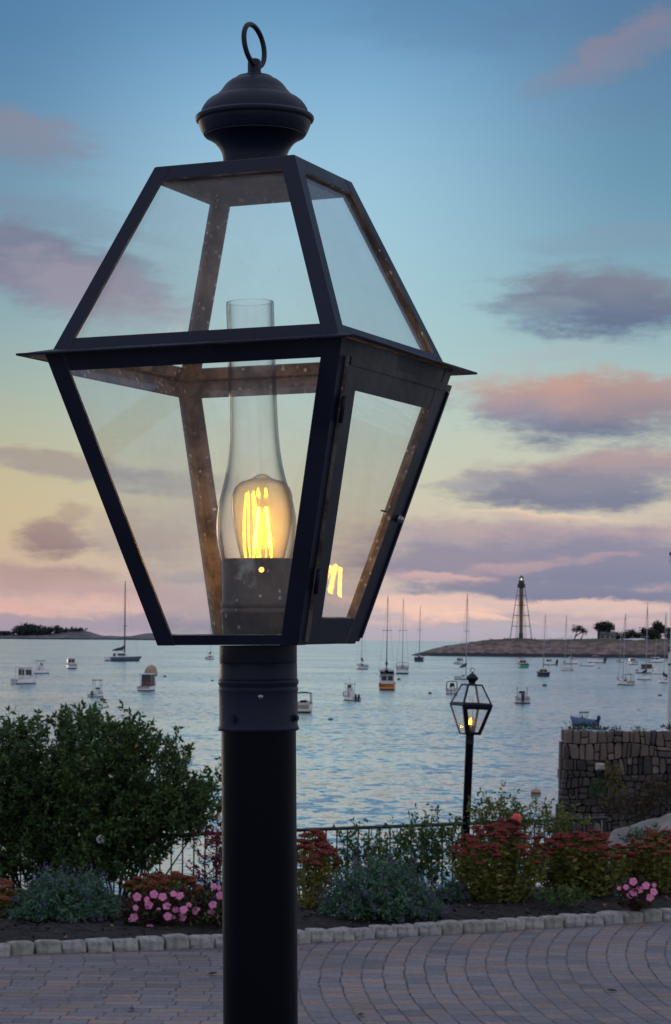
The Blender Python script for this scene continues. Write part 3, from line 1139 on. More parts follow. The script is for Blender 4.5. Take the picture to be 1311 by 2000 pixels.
def shrub(name, label, cat, lobes, Y, depth, sprigs, per, leaf, mats, base_px, group=None, stem_mat=None, sprig_len=.14, width=.42, shell=.55, up=.7, flowers=0, thick=.012, base_spread=.15, trunks=7, yellow=.0, foot=None):
    L = px_lobes(lobes, Y, depth)
    bx = P(base_px[0], base_px[1], Y)
    gz = bx.z if foot else ground_at(bx.x, Y)
    root = thing(name, label, cat, (bx.x, Y, gz), 0, group)
    org = np.array((bx.x, Y, gz))
    pts, d, pick = sample_lobes(L, sprigs, shell)
    keep = pts[:, 2] > gz + .03
    pts, d = pts[keep], d[keep]
    st = MB()
    # main stems rise from the base and fork to the sprigs
    hubs = []
    for i in range(trunks):
        li = L[i % len(L)]
        tgt = li[0] + rng.uniform(-.45, .45, 3) * li[1]
        b0 = org + np.array((rng.uniform(-base_spread, base_spread), rng.uniform(-.1, .1), -.02))
        mid = b0 * .5 + tgt * .5 + np.array((0, 0, -.08)) + rng.normal(0, .03, 3)
        path = [b0, b0 * .6 + mid * .4 + rng.normal(0, .012, 3), mid, mid * .45 + tgt * .55 + rng.normal(0, .015, 3), tgt]
        st.tube([q - org for q in path], [thick, thick * .85, thick * .7, thick * .5, thick * .3], 6)
        hubs += [path[2], path[3], path[4]]
    hubs = np.array(hubs)
    fol = MB()
    allp, alld = [], []
    for p, dd in zip(pts, d):
        k = np.argmin(((hubs - p) ** 2).sum(1) + rng.random(len(hubs)) * .02)
        h = hubs[k]
        if rng.random() < .55:
            mid = (h + p) / 2 + rng.normal(0, .02, 3)
            st.tube([h - org, mid - org, p - org], [thick * .28, thick * .2, thick * .13], 4, cap=False)
        ax = unit(np.array((dd[0] * .6, dd[1] * .6, up + dd[2] * .3)) + rng.normal(0, .25, 3))
        ln = sprig_len * rng.uniform(.6, 1.3)
        st.tube([p - org, p + ax * ln - org], [thick * .13, thick * .07], 3, cap=False)
        t = rng.random(per) ** .8
        allp.append(p + ax * ln * t[:, None])
        alld.append(ax * .6 + rng.normal(0, .8, (per, 3)))
    allp, alld = np.concatenate(allp) - org, np.concatenate(alld)
    mi = np.zeros(len(allp), int)
    if len(mats) > 1:
        mi = (rng.random(len(allp)) < yellow).astype(int)
    add_leaves(fol, allp, alld, leaf, width, mi, .3, .05)
    st.build('stems', stem_mat or BARK, root)
    fol.build('foliage', mats, root)
    for i in range(flowers):
        k = rng.integers(len(pts))
        p, dd = pts[k] + d[k] * .03, unit(d[k] + np.array((0, -.8, .2)))
        fl = MB()
        petal_disc(fl, p - org, dd, .035)
        fl.build('flower', WHITEP, root)
    return root


def petal_disc(mb, c, nrm, r, petals=5, mat=0):
    nrm = unit(np.asarray(nrm, float))
    a = unit(np.cross(nrm, np.array((.3, .2, 1.0)) + rng.normal(0, .1, 3)))
    b = np.cross(nrm, a)
    ph = rng.uniform(0, 6)
    c = np.asarray(c, float)
    for k in range(petals):
        t = ph + 2 * math.pi * k / petals
        u = a * math.cos(t) + b * math.sin(t)
        w_ = -a * math.sin(t) + b * math.cos(t)
        q = [c, c + u * r * .55 + w_ * r * .52 + nrm * r * .16, c + u * r * .98 + w_ * r * .36 + nrm * r * .06, c + u * r * 1.02 - w_ * r * .30 + nrm * r * .08, c + u * r * .55 - w_ * r * .52 + nrm * r * .18]
        mb.add(q, [(0, 1, 2, 3, 4)], mat)


def stonecrop(label, region, Y, base_px, n_heads, head_mat, depth=.28, leaf_mat=GREEN_O, hr=.042, stem_m=STEMG, group='stonecrop clumps in the flower bed', leaf_n=26, front=0):
    """clump of upright leafy stems, each carrying a flat flower head"""
    x0, y0, x1, y1 = region                       # heads lie between these pixels
    bx = P(base_px[0], base_px[1], Y)
    gz = ground_at(bx.x, Y)
    root = thing('stonecrop', label, 'stonecrop plant', (bx.x, Y, gz), 0, group)
    org = np.array((bx.x, Y, gz))
    cxp, rx = (x0 + x1) / 2, (x1 - x0) / 2
    st, fol = MB(), MB()
    heads = []
    tries = 0
    while len(heads) < n_heads and tries < 5000:
        tries += 1
        u = rng.uniform(-1, 1)
        dy = rng.uniform(-1, 1)
        if u * u + dy * dy > 1:
            continue
        # a dome: the middle stands highest and the rim towards the viewer lowest
        hh = math.sqrt(max(0.0, 1 - .85 * (u * u + dy * dy)))
        top = y1 + (y0 - y1) * hh
        Yh = Y + dy * depth
        p = np.array(P(cxp + u * rx, top, Yh))
        p[2] += rng.normal(0, .022)
        if any(((p - q) ** 2).sum() < (hr * 1.12) ** 2 for q in heads):
            continue
        heads.append(p)
    protos = []
    for k in range(5):
        h = MB()
        nb = 46
        for i in range(nb):
            rr = math.sqrt((i + .5) / nb)
            t = i * 2.39996
            c = np.array((math.cos(t) * rr, math.sin(t) * rr, .42 * (1 - rr * rr))) * hr + rng.normal(0, hr * .06, 3)
            h.blob(c, hr * rng.uniform(.13, .2), 0, 5, 3)
        h.blob((0, 0, hr * .05), hr * .82, 0, 10, 4, (1, 1, .36))
        protos.append(h)
    meshes = []
    for i, p in enumerate(heads):
        sc_ = rng.uniform(.75, 1.25)
        tiltm = Matrix.Rotation(rng.normal(0, .22), 4, 'X') @ Matrix.Rotation(rng.normal(0, .22), 4, 'Y')
        loc = Matrix.Translation(Vector(p - org)) @ tiltm @ Matrix.Diagonal((sc_ * rng.uniform(.9, 1.3), sc_, sc_ * .9, 1))
        if i < 5:
            o = protos[i].build('flower_head', head_mat, root, loc)
            meshes.append(o)
        else:
            copy_part(meshes[i % len(meshes)], root, loc)
        b0 = org + np.array(((p[0] - org[0]) * .45, (p[1] - org[1]) * .45, 0))
        b0[2] = ground_at(b0[0], b0[1]) - .02
        mid = (b0 + p) / 2 + np.array(((p[0] - org[0]) * .12, 0, .02)) + rng.normal(0, .012, 3)
        st.tube([b0 - org, mid - org, p - org - np.array((0, 0, .004))], [.0055, .0045, .0035], 5, cap=False)
        for k in range(5):                  # short branches that carry the head
            t = rng.uniform(0, 6.28)
            q = p + np.array((math.cos(t), math.sin(t), .15)) * hr * .7
            st.tube([p - org - np.array((0, 0, .045)), q - org], [.002, .0015], 3, cap=False)
        tt = rng.uniform(.05, .93, leaf_n)
        pos = np.where(tt[:, None] < .5, b0 + (mid - b0) * tt[:, None] * 2, mid + (p - mid) * (tt[:, None] - .5) * 2)
        add_leaves(fol, pos - org, np.stack([rng.normal(0, 1, leaf_n), rng.normal(0, 1, leaf_n), np.full(leaf_n, .35)], 1), .052, .5, 0, .2, .1)
    st.build('stems', stem_m, root)
    fol.build('foliage', leaf_mat, root)
    return root


def catmint(label, region, Y, base_px, n=420, depth=.4, bloom=.5):
    x0, y0, x1, y1 = region
    bx = P(base_px[0], base_px[1], Y)
    gz = ground_at(bx.x, Y)
    root = thing('catmint', label, 'catmint plant', (bx.x, Y, gz), 0, 'catmint mounds in the flower bed')
    org = np.array((bx.x, Y, gz))
    st, fol, sp = MB(), MB(), MB()
    ctr = np.array(P((x0 + x1) / 2, y1, Y))
    hw, hh = (x1 - x0) / 2 * Y / F, (y1 - y0) * Y / F
    for i in range(n):
        d = unit(rng.normal(0, 1, 3))
        d[2] = abs(d[2]) ** .6
        d = unit(d)
        r = rng.uniform(.6, 1.1)
        tip = ctr + d * np.array((hw, depth, hh)) * r
        tip[2] = max(tip[2], ground_at(tip[0], tip[1]) + .03)
        b0 = org + np.array(((tip[0] - org[0]) * .45, (tip[1] - org[1]) * .5, 0))
        b0[2] = ground_at(b0[0], b0[1]) - .01
        mid = (b0 + tip) / 2 + np.array((0, 0, .05)) + rng.normal(0, .02, 3)
        st.tube([b0 - org, mid - org, tip - org], [.0028, .0022, .0012], 3, cap=False)
        t = rng.uniform(.1, 1, 30)
        pos = np.where(t[:, None] < .5, b0 + (mid - b0) * t[:, None] * 2, mid + (tip - mid) * (t[:, None] - .5) * 2) + rng.normal(0, .008, (30, 3))
        add_leaves(fol, pos - org, rng.normal(0, 1, (30, 3)) + np.array((0, 0, .4)), .034, .5, 0, .2)
        if rng.random() < bloom:
            ax = unit(tip - mid + np.array((0, 0, .05)))
            t = rng.uniform(0, 1, 16)
            pos = tip + ax * (.085 * t[:, None] - .02) + rng.normal(0, .006, (16, 3))
            add_leaves(sp, pos - org, rng.normal(0, 1, (16, 3)), .014, .7, 0, .3)
    st.build('stems', STEMG, root)
    fol.build('foliage', GREEN_G, root)
    sp.build('blooms', PURPLE, root)
    return root


def impatiens(label, lobes, Y, base_px, flowers, depth=.2, leaf_n=1400, leaf_mats=(RED_LEAF, GREEN_D), fr=.030):
    L = px_lobes(lobes, Y, depth)
    bx = P(base_px[0], base_px[1], Y)
    gz = ground_at(bx.x, Y)
    root = thing('impatiens', label, 'flowering plant', (bx.x, Y, gz), 0, 'pink impatiens in the flower bed')
    org = np.array((bx.x, Y, gz))
    pts, d, _ = sample_lobes(L, leaf_n, .5)
    keep = pts[:, 2] > gz + .01
    pts, d = pts[keep], d[keep]
    fol, st = MB(), MB()
    mi = (rng.random(len(pts)) < .28).astype(int)
    add_leaves(fol, pts - org, d + np.array((0, -.2, .3)), .055, .42, mi, .5, .1)
    for i in range(16):
        t = pts[rng.integers(len(pts))]
        st.tube([np.array((rng.uniform(-.05, .05), rng.uniform(-.05, .05), -.01)), (t - org) * .5 + np.array((0, 0, .03)), t - org], [.006, .005, .003], 5, cap=False)
    st.build('stems', RED_LEAF, root)
    fol.build('foliage', list(leaf_mats), root)
    for (x, y, *r) in flowers:
        yy = Y - depth * rng.uniform(.75, 1.1)
        c = np.array(P(x, y, yy))
        fl = MB()
        petal_disc(fl, c - org, np.array((rng.normal(0, .35), -1, rng.uniform(.2, .8))), (r[0] if r else fr))
        fl.blob(c - org + np.array((0, -.004, 0)), .004, 0, 6, 4)
        fl.build('flower', PINK, root)
    return root


# left of the post
shrub('evergreen_shrub', 'dark evergreen shrub at the left edge with tall upright tips', 'shrub',
      [(20, 1545, 90, 118), (-40, 1570, 110, 138), (95, 1536, 85, 98), (40, 1650, 120, 90), (160, 1480, 52, 82, .1), (110, 1600, 100, 100), (70, 1690, 110, 50), (150, 1680, 70, 50), (153, 1412, 13, 22), (192, 1420, 9, 22), (40, 1432, 14, 20), (88, 1436, 18, 20), (155, 1440, 30, 24), (8, 1436, 12, 18)], 19.6, .42, 1500, 19, .054, [GREEN_D], (60, 1760), sprig_len=.19, trunks=14, flowers=3)
shrub('evergreen_shrub', 'dark evergreen shrub reaching the lamp post, lower and rounder than its neighbour', 'shrub',
      [(250, 1560, 108, 112), (258, 1475, 34, 52), (325, 1540, 52, 68), (385, 1592, 40, 52), (220, 1640, 100, 75), (310, 1610, 85, 60), (200, 1510, 70, 80), (250, 1690, 75, 40), (180, 1690, 60, 45), (246, 1432, 13, 20), (262, 1440, 13, 16), (336, 1464, 13, 20), (366, 1486, 13, 16), (303, 1470, 10, 14), (420, 1545, 12, 20), (404, 1570, 20, 24)], 19.2, .40, 1350, 19, .052, [GREEN_D, GREEN_Y], (250, 1765), sprig_len=.17, trunks=14, flowers=7, yellow=.02)
catmint('grey green catmint mound at the left of the bed under the evergreen shrubs', (14, 1702, 246, 1822), 16.6, (130, 1822), 950, .42, .22)
stonecrop('rusty stonecrop clump cut by the left edge of the picture', (-60, 1738, 66, 1790), 16.7, (0, 1835), 22, RUST_H, .22)
stonecrop('low brownish stonecrop clump behind pink flowers beside the lamp post', (238, 1712, 398, 1765), 17.6, (320, 1800), 40, RUST_H, .25, GREEN_O)
shrub('burning_bush', 'small magenta autumn bush half hidden behind the lamp post', 'bush', [(415, 1700, 38, 70), (440, 1660, 32, 50), (420, 1750, 36, 50)], 18.3, .22, 190, 14, .032, [MAGENTA, RED_LEAF], (425, 1790), sprig_len=.10, yellow=.25, thick=.007, base_spread=.06)
impatiens('wide patch of pink flowers with dark red leaves in front of brownish stonecrop', [(318, 1782, 72, 40), (285, 1785, 45, 36), (355, 1775, 44, 36)], 16.25, (318, 1822),
          [(268, 1752), (287, 1757, .022), (301, 1747), (318, 1752), (339, 1746, .024), (352, 1750), (291, 1768), (265, 1773, .022), (326, 1770), (343, 1777, .024), (359, 1777), (369, 1768, .020), (382, 1779), (262, 1792), (256, 1796, .018),
           (328, 1790), (357, 1791), (294, 1813), (310, 1776, .014), (273, 1818, .014), (388, 1776, .012), (340, 1792, .012)])
impatiens('small cluster of pink flowers tucked against the lamp post', [(418, 1775, 32, 45)], 16.3, (418, 1820), [(418, 1731, .024), (428, 1734, .018), (430, 1749), (416, 1767), (413, 1783), (424, 1790, .015)], .16, 520)

# right of the post
stonecrop('tall red stonecrop clump beside the lamp post with yellow green stems', (560, 1634, 660, 1735), 17.4, (600, 1800), 36, RED_H, .22, GREEN_Y, .046, STEMY)
shrub('rose_bush', 'thin dark leafy bush against the railing behind the catmint mound', 'bush', [(700, 1672, 52, 45), (735, 1690, 50, 40), (690, 1715, 45, 40), (755, 1650, 16, 26)], 20.6, .25, 190, 11, .042, [GREEN_D, PURPLE], (715, 1740), sprig_len=.15, yellow=.05, thick=.007)
shrub('rose_bush', 'taller dark leafy bush just beside the leaning lamp post', 'bush', [(835, 1655, 42, 40), (800, 1690, 48, 45), (850, 1700, 48, 55), (862, 1632, 22, 24), (806, 1630, 14, 24), (780, 1720, 40, 30)], 20.0, .28, 290, 11, .045, [GREEN_D, GREEN_R], (830, 1755), sprig_len=.17, yellow=.12, thick=.007)
catmint('wide grey green catmint mound with violet blooms spilling towards the edging stones', (624, 1680, 864, 1812), 16.9, (745, 1810), 1050, .42, .32)
catmint('small dusty violet catmint tuft between the wide mound and red stonecrop', (850, 1724, 912, 1768), 17.8, (880, 1772), 90, .18, .8)
stonecrop('broad red stonecrop clump in front of the distant lamp post', (876, 1616, 1076, 1722), 17.9, (975, 1775), 98, RED_H, .36, GREEN_O, .036, leaf_n=44)
stonecrop('brick red stonecrop clump between its broad neighbour and the rusty one', (1030, 1630, 1244, 1716), 18.3, (1140, 1772), 96, RED_H, .36, GREEN_O, .035, leaf_n=42)
stonecrop('rusty orange stonecrop clump at the right edge of the bed', (1212, 1634, 1370, 1712), 18.6, (1290, 1760), 80, RUST_H, .34, GREEN_O, .034, leaf_n=40)
rb = shrub('rose_bush', 'rose bush with one coral bloom and yellowing leaves behind red stonecrop', 'bush', [(965, 1610, 46, 26), (1010, 1625, 60, 26), (1070, 1622, 45, 22), (972, 1585, 26, 22), (1050, 1585, 14, 16), (1105, 1612, 34, 16)], 20.2, .25, 210, 10, .046, [GREEN_R, GREEN_Y], (1010, 1700), sprig_len=.15, yellow=.22, thick=.006, trunks=9)
fl = MB()
rc = np.array(P(1009, 1598, 19.9)) - np.array(rb.location)
for i, r_ in enumerate((.046, .038, .028, .018)):
    petal_disc(fl, rc + np.array((0, -.010 * i, .004 * i)), (.1, -1, .45), r_, 5)
fl.build('rose_bloom', ROSE, rb)
impatiens('lone cluster of pink flowers among mulch in front of rusty stonecrop', [(1242, 1748, 36, 24)], 17.35, (1242, 1775), [(1237, 1722), (1223, 1733, .022), (1262, 1730), (1249, 1738), (1238, 1743), (1277, 1742), (1231, 1748), (1270, 1753), (1209, 1735, .016), (1278, 1729, .018)], .16, 420)
shrub('low_plant', 'low dark green plant in the mulch under the red stonecrop', 'plant', [(1105, 1762, 42, 18), (1080, 1755, 30, 14)], 17.5, .2, 70, 12, .035, [GREEN_D, GREEN_R], (1100, 1782), sprig_len=.07, yellow=.3, thick=.004, trunks=5)
shrub('low_plant', 'low green plant at the foot of the lamp post near pink flowers', 'plant', [(412, 1803, 26, 16)], 16.2, .14, 40, 12, .032, [GREEN_D, GREEN_R], (412, 1822), sprig_len=.06, yellow=.3, thick=.004, trunks=4)

# ------------------------------------------------------------------ neighbour's sea wall, rock, pole
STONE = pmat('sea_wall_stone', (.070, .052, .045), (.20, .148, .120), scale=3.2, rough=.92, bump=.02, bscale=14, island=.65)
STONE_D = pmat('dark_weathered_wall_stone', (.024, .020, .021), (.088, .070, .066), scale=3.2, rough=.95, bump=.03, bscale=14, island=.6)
MORTAR = pmat('deep_wall_joint', (.03, .026, .025), (.055, .047, .044), scale=6, rough=1)
WY = 42.0
wl_t, wl_b = P(1103, 1426, WY), P(1091, 1605, WY)
wall_root = thing('stone_wall', 'tall rough stone sea wall standing beside the water on the right', 'wall', (wl_t.x, WY, WZ - .5))
org = Vector((wl_t.x, WY, WZ - .5))
ztop = wl_t.z
slope = (wl_t.x - wl_b.x) / (wl_t.z - wl_b.z)
LW = 9.0
m_ = MB()
xb = slope * (ztop - (WZ - .5))
m_.add([(.10 - xb, .10 - .5, 0), (LW, -.4, 0), (LW, .6, 0), (.1 - xb, .6, 0), (.10, .10, ztop - org.z - .04), (LW, .10, ztop - org.z + .02), (LW, .6, ztop - org.z + .02), (.1, .6, ztop - org.z - .04)],
       [(0, 3, 2, 1), (4, 5, 6, 7), (0, 1, 5, 4), (1, 2, 6, 5), (2, 3, 7, 6), (3, 0, 4, 7)])
m_.build('wall_core', MORTAR, wall_root)


def rough_stone(mb, c, sx, sy, sz, mat):
    """a hewn block with uneven corners"""
    v = []
    for (i, j, k) in ((-1, -1, -1), (1, -1, -1), (1, 1, -1), (-1, 1, -1), (-1, -1, 1), (1, -1, 1), (1, 1, 1), (-1, 1, 1)):
        v.append(Vector((c[0] + i * sx / 2 * random.uniform(.84, 1.0), c[1] + j * sy / 2, c[2] + k * sz / 2 * random.uniform(.84, 1.0))))
    # pillow face towards the viewer
    f4 = [v[0], v[1], v[5], v[4]]
    cen = sum(f4, Vector()) / 4
    inn = [cen + (q - cen) * .72 + Vector((0, -random.uniform(.02, .07), 0)) for q in f4]
    mb.add(v + inn, [(8, 9, 10, 11), (0, 1, 9, 8), (1, 5, 10, 9), (5, 4, 11, 10), (4, 0, 8, 11), (1, 2, 6, 5), (2, 3, 7, 6), (3, 0, 4, 7), (4, 5, 6, 7)], mat, False)


def clip_cell(poly, a, b_):
    """the part of a polygon nearer to a than to b"""
    m = ((a[0] + b_[0]) / 2, (a[1] + b_[1]) / 2)
    n_x, n_y = b_[0] - a[0], b_[1] - a[1]
    out = []
    for q in range(len(poly)):
        p, r_ = poly[q], poly[(q + 1) % len(poly)]
        dp = (p[0] - m[0]) * n_x + (p[1] - m[1]) * n_y
        dr = (r_[0] - m[0]) * n_x + (r_[1] - m[1]) * n_y
        if dp <= 0:
            out.append(p)
        if dp * dr < 0:
            t = dp / (dp - dr)
            out.append((p[0] + (r_[0] - p[0]) * t, p[1] + (r_[1] - p[1]) * t))
    return out


face = MB()
ZT = ztop - org.z
def wav(z, x):
    return z + .035 * math.sin(x * 1.7 + z * 9) + .022 * math.sin(x * 4.3 + z * 5)


def wall_stone(poly):
    k_ = len(poly)
    gx, gz = sum(p[0] for p in poly) / k_, sum(p[1] for p in poly) / k_
    yo = -.09 * (ZT - gz) - random.uniform(.0, .06)
    tx_, tz_ = random.uniform(-.22, .22), random.uniform(-.22, .22)
    wd_ = max(p[0] for p in poly) - min(p[0] for p in poly)
    ht_ = max(p[1] for p in poly) - min(p[1] for p in poly)

    def shr(p, q):
        return gx + (p[0] - gx) * (1 - q / wd_), gz + (p[1] - gz) * (1 - q / ht_)
    back_ = [(shr(p, .012)[0], yo + .25, shr(p, .012)[1]) for p in poly]
    mid_ = [(shr(p, .010)[0], yo + .015, shr(p, .010)[1]) for p in poly]
    frn_ = [(shr(p, .034)[0], yo - .012 + (p[0] - gx) * tx_ + (p[1] - gz) * tz_ - random.uniform(0, .012), shr(p, .034)[1]) for p in poly]
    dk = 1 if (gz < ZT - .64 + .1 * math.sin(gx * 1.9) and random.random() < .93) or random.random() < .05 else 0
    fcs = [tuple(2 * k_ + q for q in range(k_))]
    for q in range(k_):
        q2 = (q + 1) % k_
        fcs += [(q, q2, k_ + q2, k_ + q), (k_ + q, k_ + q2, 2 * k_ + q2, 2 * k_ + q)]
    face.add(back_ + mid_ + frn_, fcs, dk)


def chip(poly):
    """knocks one or two corners off a block"""
    out = []
    for q, p in enumerate(poly):
        a, b_ = poly[q - 1], poly[(q + 1) % len(poly)]
        if random.random() < .45:
            t = random.uniform(.12, .32)
            out += [(p[0] + (a[0] - p[0]) * t, p[1] + (a[1] - p[1]) * t), (p[0] + (b_[0] - p[0]) * t * .8, p[1] + (b_[1] - p[1]) * t * .8)]
        else:
            out.append(p)
    return out


z = ZT
row = 0
while z > 2.2:
    h = random.uniform(.19, .28) if z > ZT - .62 else random.uniform(.12, .20)
    x = -slope * (ZT - z) + random.uniform(-.025, .03)
    px_t, px_b = x, x
    while x < LW - .1:
        w_ = random.uniform(.075, .17) * (1.0 if random.random() < .88 else 1.7)
        nt, nb = x + w_ + random.uniform(-.03, .03), x + w_ + random.uniform(-.03, .03)
        top_l, top_r = wav(z, px_t) if row else z + random.uniform(-.04, .02), wav(z, nt) if row else z + random.uniform(-.04, .02)
        bl_, br_ = wav(z - h, px_b), wav(z - h, nb)
        if random.random() < .2:
            t = random.uniform(.35, .65)
            ml, mr = (px_t + (px_b - px_t) * t, top_l + (bl_ - top_l) * t), (nt + (nb - nt) * t, top_r + (br_ - top_r) * t + random.uniform(-.02, .02))
            wall_stone(chip([(px_b, bl_), (nb, br_), mr, ml]))
            wall_stone(chip([ml, mr, (nt, top_r), (px_t, top_l)]))
        else:
            wall_stone(chip([(px_b, bl_), (nb, br_), (nt, top_r), (px_t, top_l)]))
        px_t, px_b = nt, nb
        x += w_
    z -= h
    row += 1
z = ZT
while z > 2.2:
    h = random.uniform(.16, .28)
    y = .25
    while y < .5:
        w_ = random.uniform(.2, .4)
        xo = -slope * (ZT - z)
        face.box((xo - .02 + random.uniform(-.02, .02), -.09 * (ZT - z) + y, z - h), (xo + .2, -.09 * (ZT - z) + y + w_ * .95, z - h * .06), 1 if z < ZT - .8 else 0)
        y += w_
    z -= h
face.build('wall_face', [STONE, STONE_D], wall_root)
# a pale replaced block
pb = P(1172, 1497, WY - .35) - org
rs = MB()
rough_stone(rs, (pb.x, pb.y - .02, pb.z), .16, .2, .13, 0)
rs.build('pale_block', pmat('pale_block', (.36, .30, .25), (.42, .36, .30), scale=9, rough=.9), wall_root)

GRASS_D = leafmat('dark_wall_top_weed', (.016, .030, .014), (.06, .075, .025))
gw = MB()
pts = []
for i in range(190):
    x = random.uniform(.02, LW - .3)
    if random.random() > .12 + .5 * (math.sin(x * 3.1) > .3) + .9 * (x > 1.9):
        continue
    hgt = random.uniform(.0, .035) * (1 + .9 * smooth01((x - 1.2) / .8)) + (.10 if .15 < x < .75 and random.random() < .6 else 0)
    for k in range(26):
        pts.append((x + random.gauss(0, .08), random.uniform(0, .55), ztop + .01 * x + random.uniform(-.02, hgt)))
pts = np.array(pts) + np.array((wl_t.x, WY, 0))
add_leaves(gw, pts, rng.normal(0, .7, (len(pts), 3)) + np.array((0, 0, .8)), .07, .3, 0, .2)
tag(gw.build('weeds', GRASS_D), kind='stuff')

shrub('wall_weed', 'yellowing weed growing out of the dark face of the stone wall', 'weed', [(1196, 1520, 12, 26), (1204, 1545, 12, 20)], WY - .75, .12, 60, 9, .055, [leafmat('yellow_weed_leaf', (.05, .05, .010), (.20, .15, .02))], (1198, 1572), foot=True, sprig_len=.14, thick=.006, trunks=5)
shrub('wall_weed', 'bright green weed clinging to the stone wall beside a yellowing one', 'weed', [(1166, 1545, 9, 16)], WY - .75, .1, 46, 9, .05, [leafmat('bright_weed_leaf', (.02, .055, .012), (.05, .11, .025))], (1166, 1570), foot=True, sprig_len=.1, thick=.006, trunks=4)
shrub('wall_weed', 'brown dry brush at the foot of the stone wall behind the boulder', 'weed', [(1225, 1585, 50, 22), (1290, 1560, 40, 24)], 36.0, .4, 200, 9, .07, [leafmat('dry_brush', (.030, .022, .014), (.08, .055, .025))], (1240, 1620), foot=True, sprig_len=.2, thick=.008, trunks=9)

# boulder
ROCK = pmat('pale_weathered_granite', (.10, .092, .086), (.25, .225, .205), scale=1.6, rough=.9, bump=.05, bscale=7, stretch=(1, 1, 2.2))


def boulder(name, label, prof_px, Y, depth, mat):
    """rounded ledge whose skyline follows the given pixels"""
    sky_ = [P(x, y, Y) for x, y in prof_px]
    x0, x1 = sky_[0].x, sky_[-1].x
    nx, ny = 46, 22
    v, f_ = [], []
    for i in range(nx + 1):
        x = x0 + (x1 - x0) * i / nx
        zt = float(np.interp(x, [p.x for p in sky_], [p.z for p in sky_]))
        for j in range(ny + 1):
            t = j / ny * 2 - 1
            zz = zt - (zt + 1.3) * (abs(t) ** 2.2) - .10 * abs(math.sin(x * 3.0 + t * 4)) * (1 - abs(t)) - .05 * math.sin(7 * x - 5 * t)* (1 - abs(t))
            v.append((x + .25 * t * (1 if t < 0 else 0) + random.uniform(-.01, .01), Y + t * depth, zz))
    n_ = ny + 1
    for i in range(nx):
        for j in range(ny):
            f_.append((i * n_ + j, (i + 1) * n_ + j, (i + 1) * n_ + j + 1, i * n_ + j + 1))
    o = MB().add(v, f_, 0, True).build(name, mat)
    return tag(o, label, 'rock')


boulder('boulder', 'pale rounded granite ledge sloping up at the right edge below the stone wall', [(1176, 1660), (1186, 1638), (1200, 1624), (1225, 1609), (1260, 1597), (1290, 1588), (1320, 1577), (1380, 1566), (1460, 1560)], 27.0, 1.6, ROCK)
shrub('low_plant', 'pale leaved plant growing against the granite ledge', 'plant', [(1250, 1640, 34, 12), (1280, 1634, 24, 12)], 24.6, .2, 80, 10, .04, [leafmat('pale_ledge_leaf', (.05, .075, .05), (.13, .16, .10))], (1255, 1668), foot=True, sprig_len=.08, thick=.004, trunks=5)

WHITE_POLE = pmat('white_pole_paint', (.50, .50, .52), (.58, .57, .57), scale=5, rough=.5)
pp = P(1310.5, 1420, 43.2)
pole = thing('white_pole', 'white painted pole with dark cap rising behind the stone wall at the edge', 'pole', (pp.x, 43.2, ztop - .3))


def zof(y):
    return P(1310.5, y, 43.2).z - (ztop - .3)


MB().lathe([(.070, -.5), (.068, zof(1300)), (.060, zof(1296)), (.060, zof(1280)), (.045, zof(1276)), (.022, zof(1272)), (.020, zof(1082))], 20, cap1=True).build('shaft', WHITE_POLE, pole)
MB().lathe([(.075, zof(1299)), (.077, zof(1297.5)), (.075, zof(1296))], 20).build('collar', IRON, pole)
MB().lathe([(.004, zof(1077)), (.055, zof(1079)), (.062, zof(1083)), (.05, zof(1084.5)), (.02, zof(1084.5))], 16).build('cap', IRON, pole)
MB().tube([(-.045, 0, zof(1084)), (-.045, 0, zof(1098))], .008, 6).build('halyard_hook', WHITE_POLE, pole)
MB().box((-.075, -.02, zof(1272)), (-.05, .02, zof(1262))).build('cleat', IRON, pole)

# ------------------------------------------------------------------ headland with the lighthouse
HY = 1050.0
hp_px = [(796, 1283), (806, 1281), (822, 1276), (850, 1268), (875, 1263), (900, 1258.5), (930, 1254), (960, 1249.5), (990, 1248), (1020, 1247), (1060, 1249), (1100, 1249), (1150, 1248.5), (1190, 1248), (1240, 1250), (1311, 1248), (1500, 1240), (1900, 1236)]
hx = [P(x, y, HY + 30).x for x, y in hp_px]
hz = [P(x, y, HY + 30).z for x, y in hp_px]


def fbm(x, y, seed=0):
    s_ = 0.0
    for k, (fr, am) in enumerate(((.06, 1), (.13, .55), (.29, .32), (.6, .18), (1.2, .1))):
        s_ += am * math.sin(fr * x * 1.3 + 1.7 * k + seed + 1.3 * math.sin(fr * y * 1.1 + k)) * math.cos(fr * y * 1.2 - .9 * k + seed + math.sin(fr * x * .7))
    return s_


def shore_y(x):
    return HY + 4 - 3 * fbm(x, 0, 2) - (x - 34) * .05


v, f = [], []
NX, NYH = 300, 44
for i in range(NX + 1):
    x = hx[0] + (hx[-1] - hx[0]) * (i / NX) ** 1.35
    zt = float(np.interp(x, hx, hz)) - WZ
    ys = shore_y(x)
    for j in range(NYH + 1):
        t = j / NYH
        d_ = t ** 1.6 * 120
        rise = smooth01(d_ / 32) ** .75 if d_ > 0 else 0
        fall = 1 - float(smooth01((d_ - 60) / 60))
        zz = WZ - .6 + (zt + .6) * float(rise) * fall
        amp = min(1.0, max(0.0, (zz - WZ) / 2.5))
        zz += (fbm(x * 2.2, d_ * 2.0, 1) * .62 + fbm(x * 5, d_ * 5, 4) * .40) * amp * (1 - .75 * float(smooth01((d_ - 18) / 14)))
        v.append((x, ys + d_, zz))
n_ = NYH + 1
for i in range(NX):
    for j in range(NYH):
        f.append((i * n_ + j, (i + 1) * n_ + j, (i + 1) * n_ + j + 1, i * n_ + j + 1))


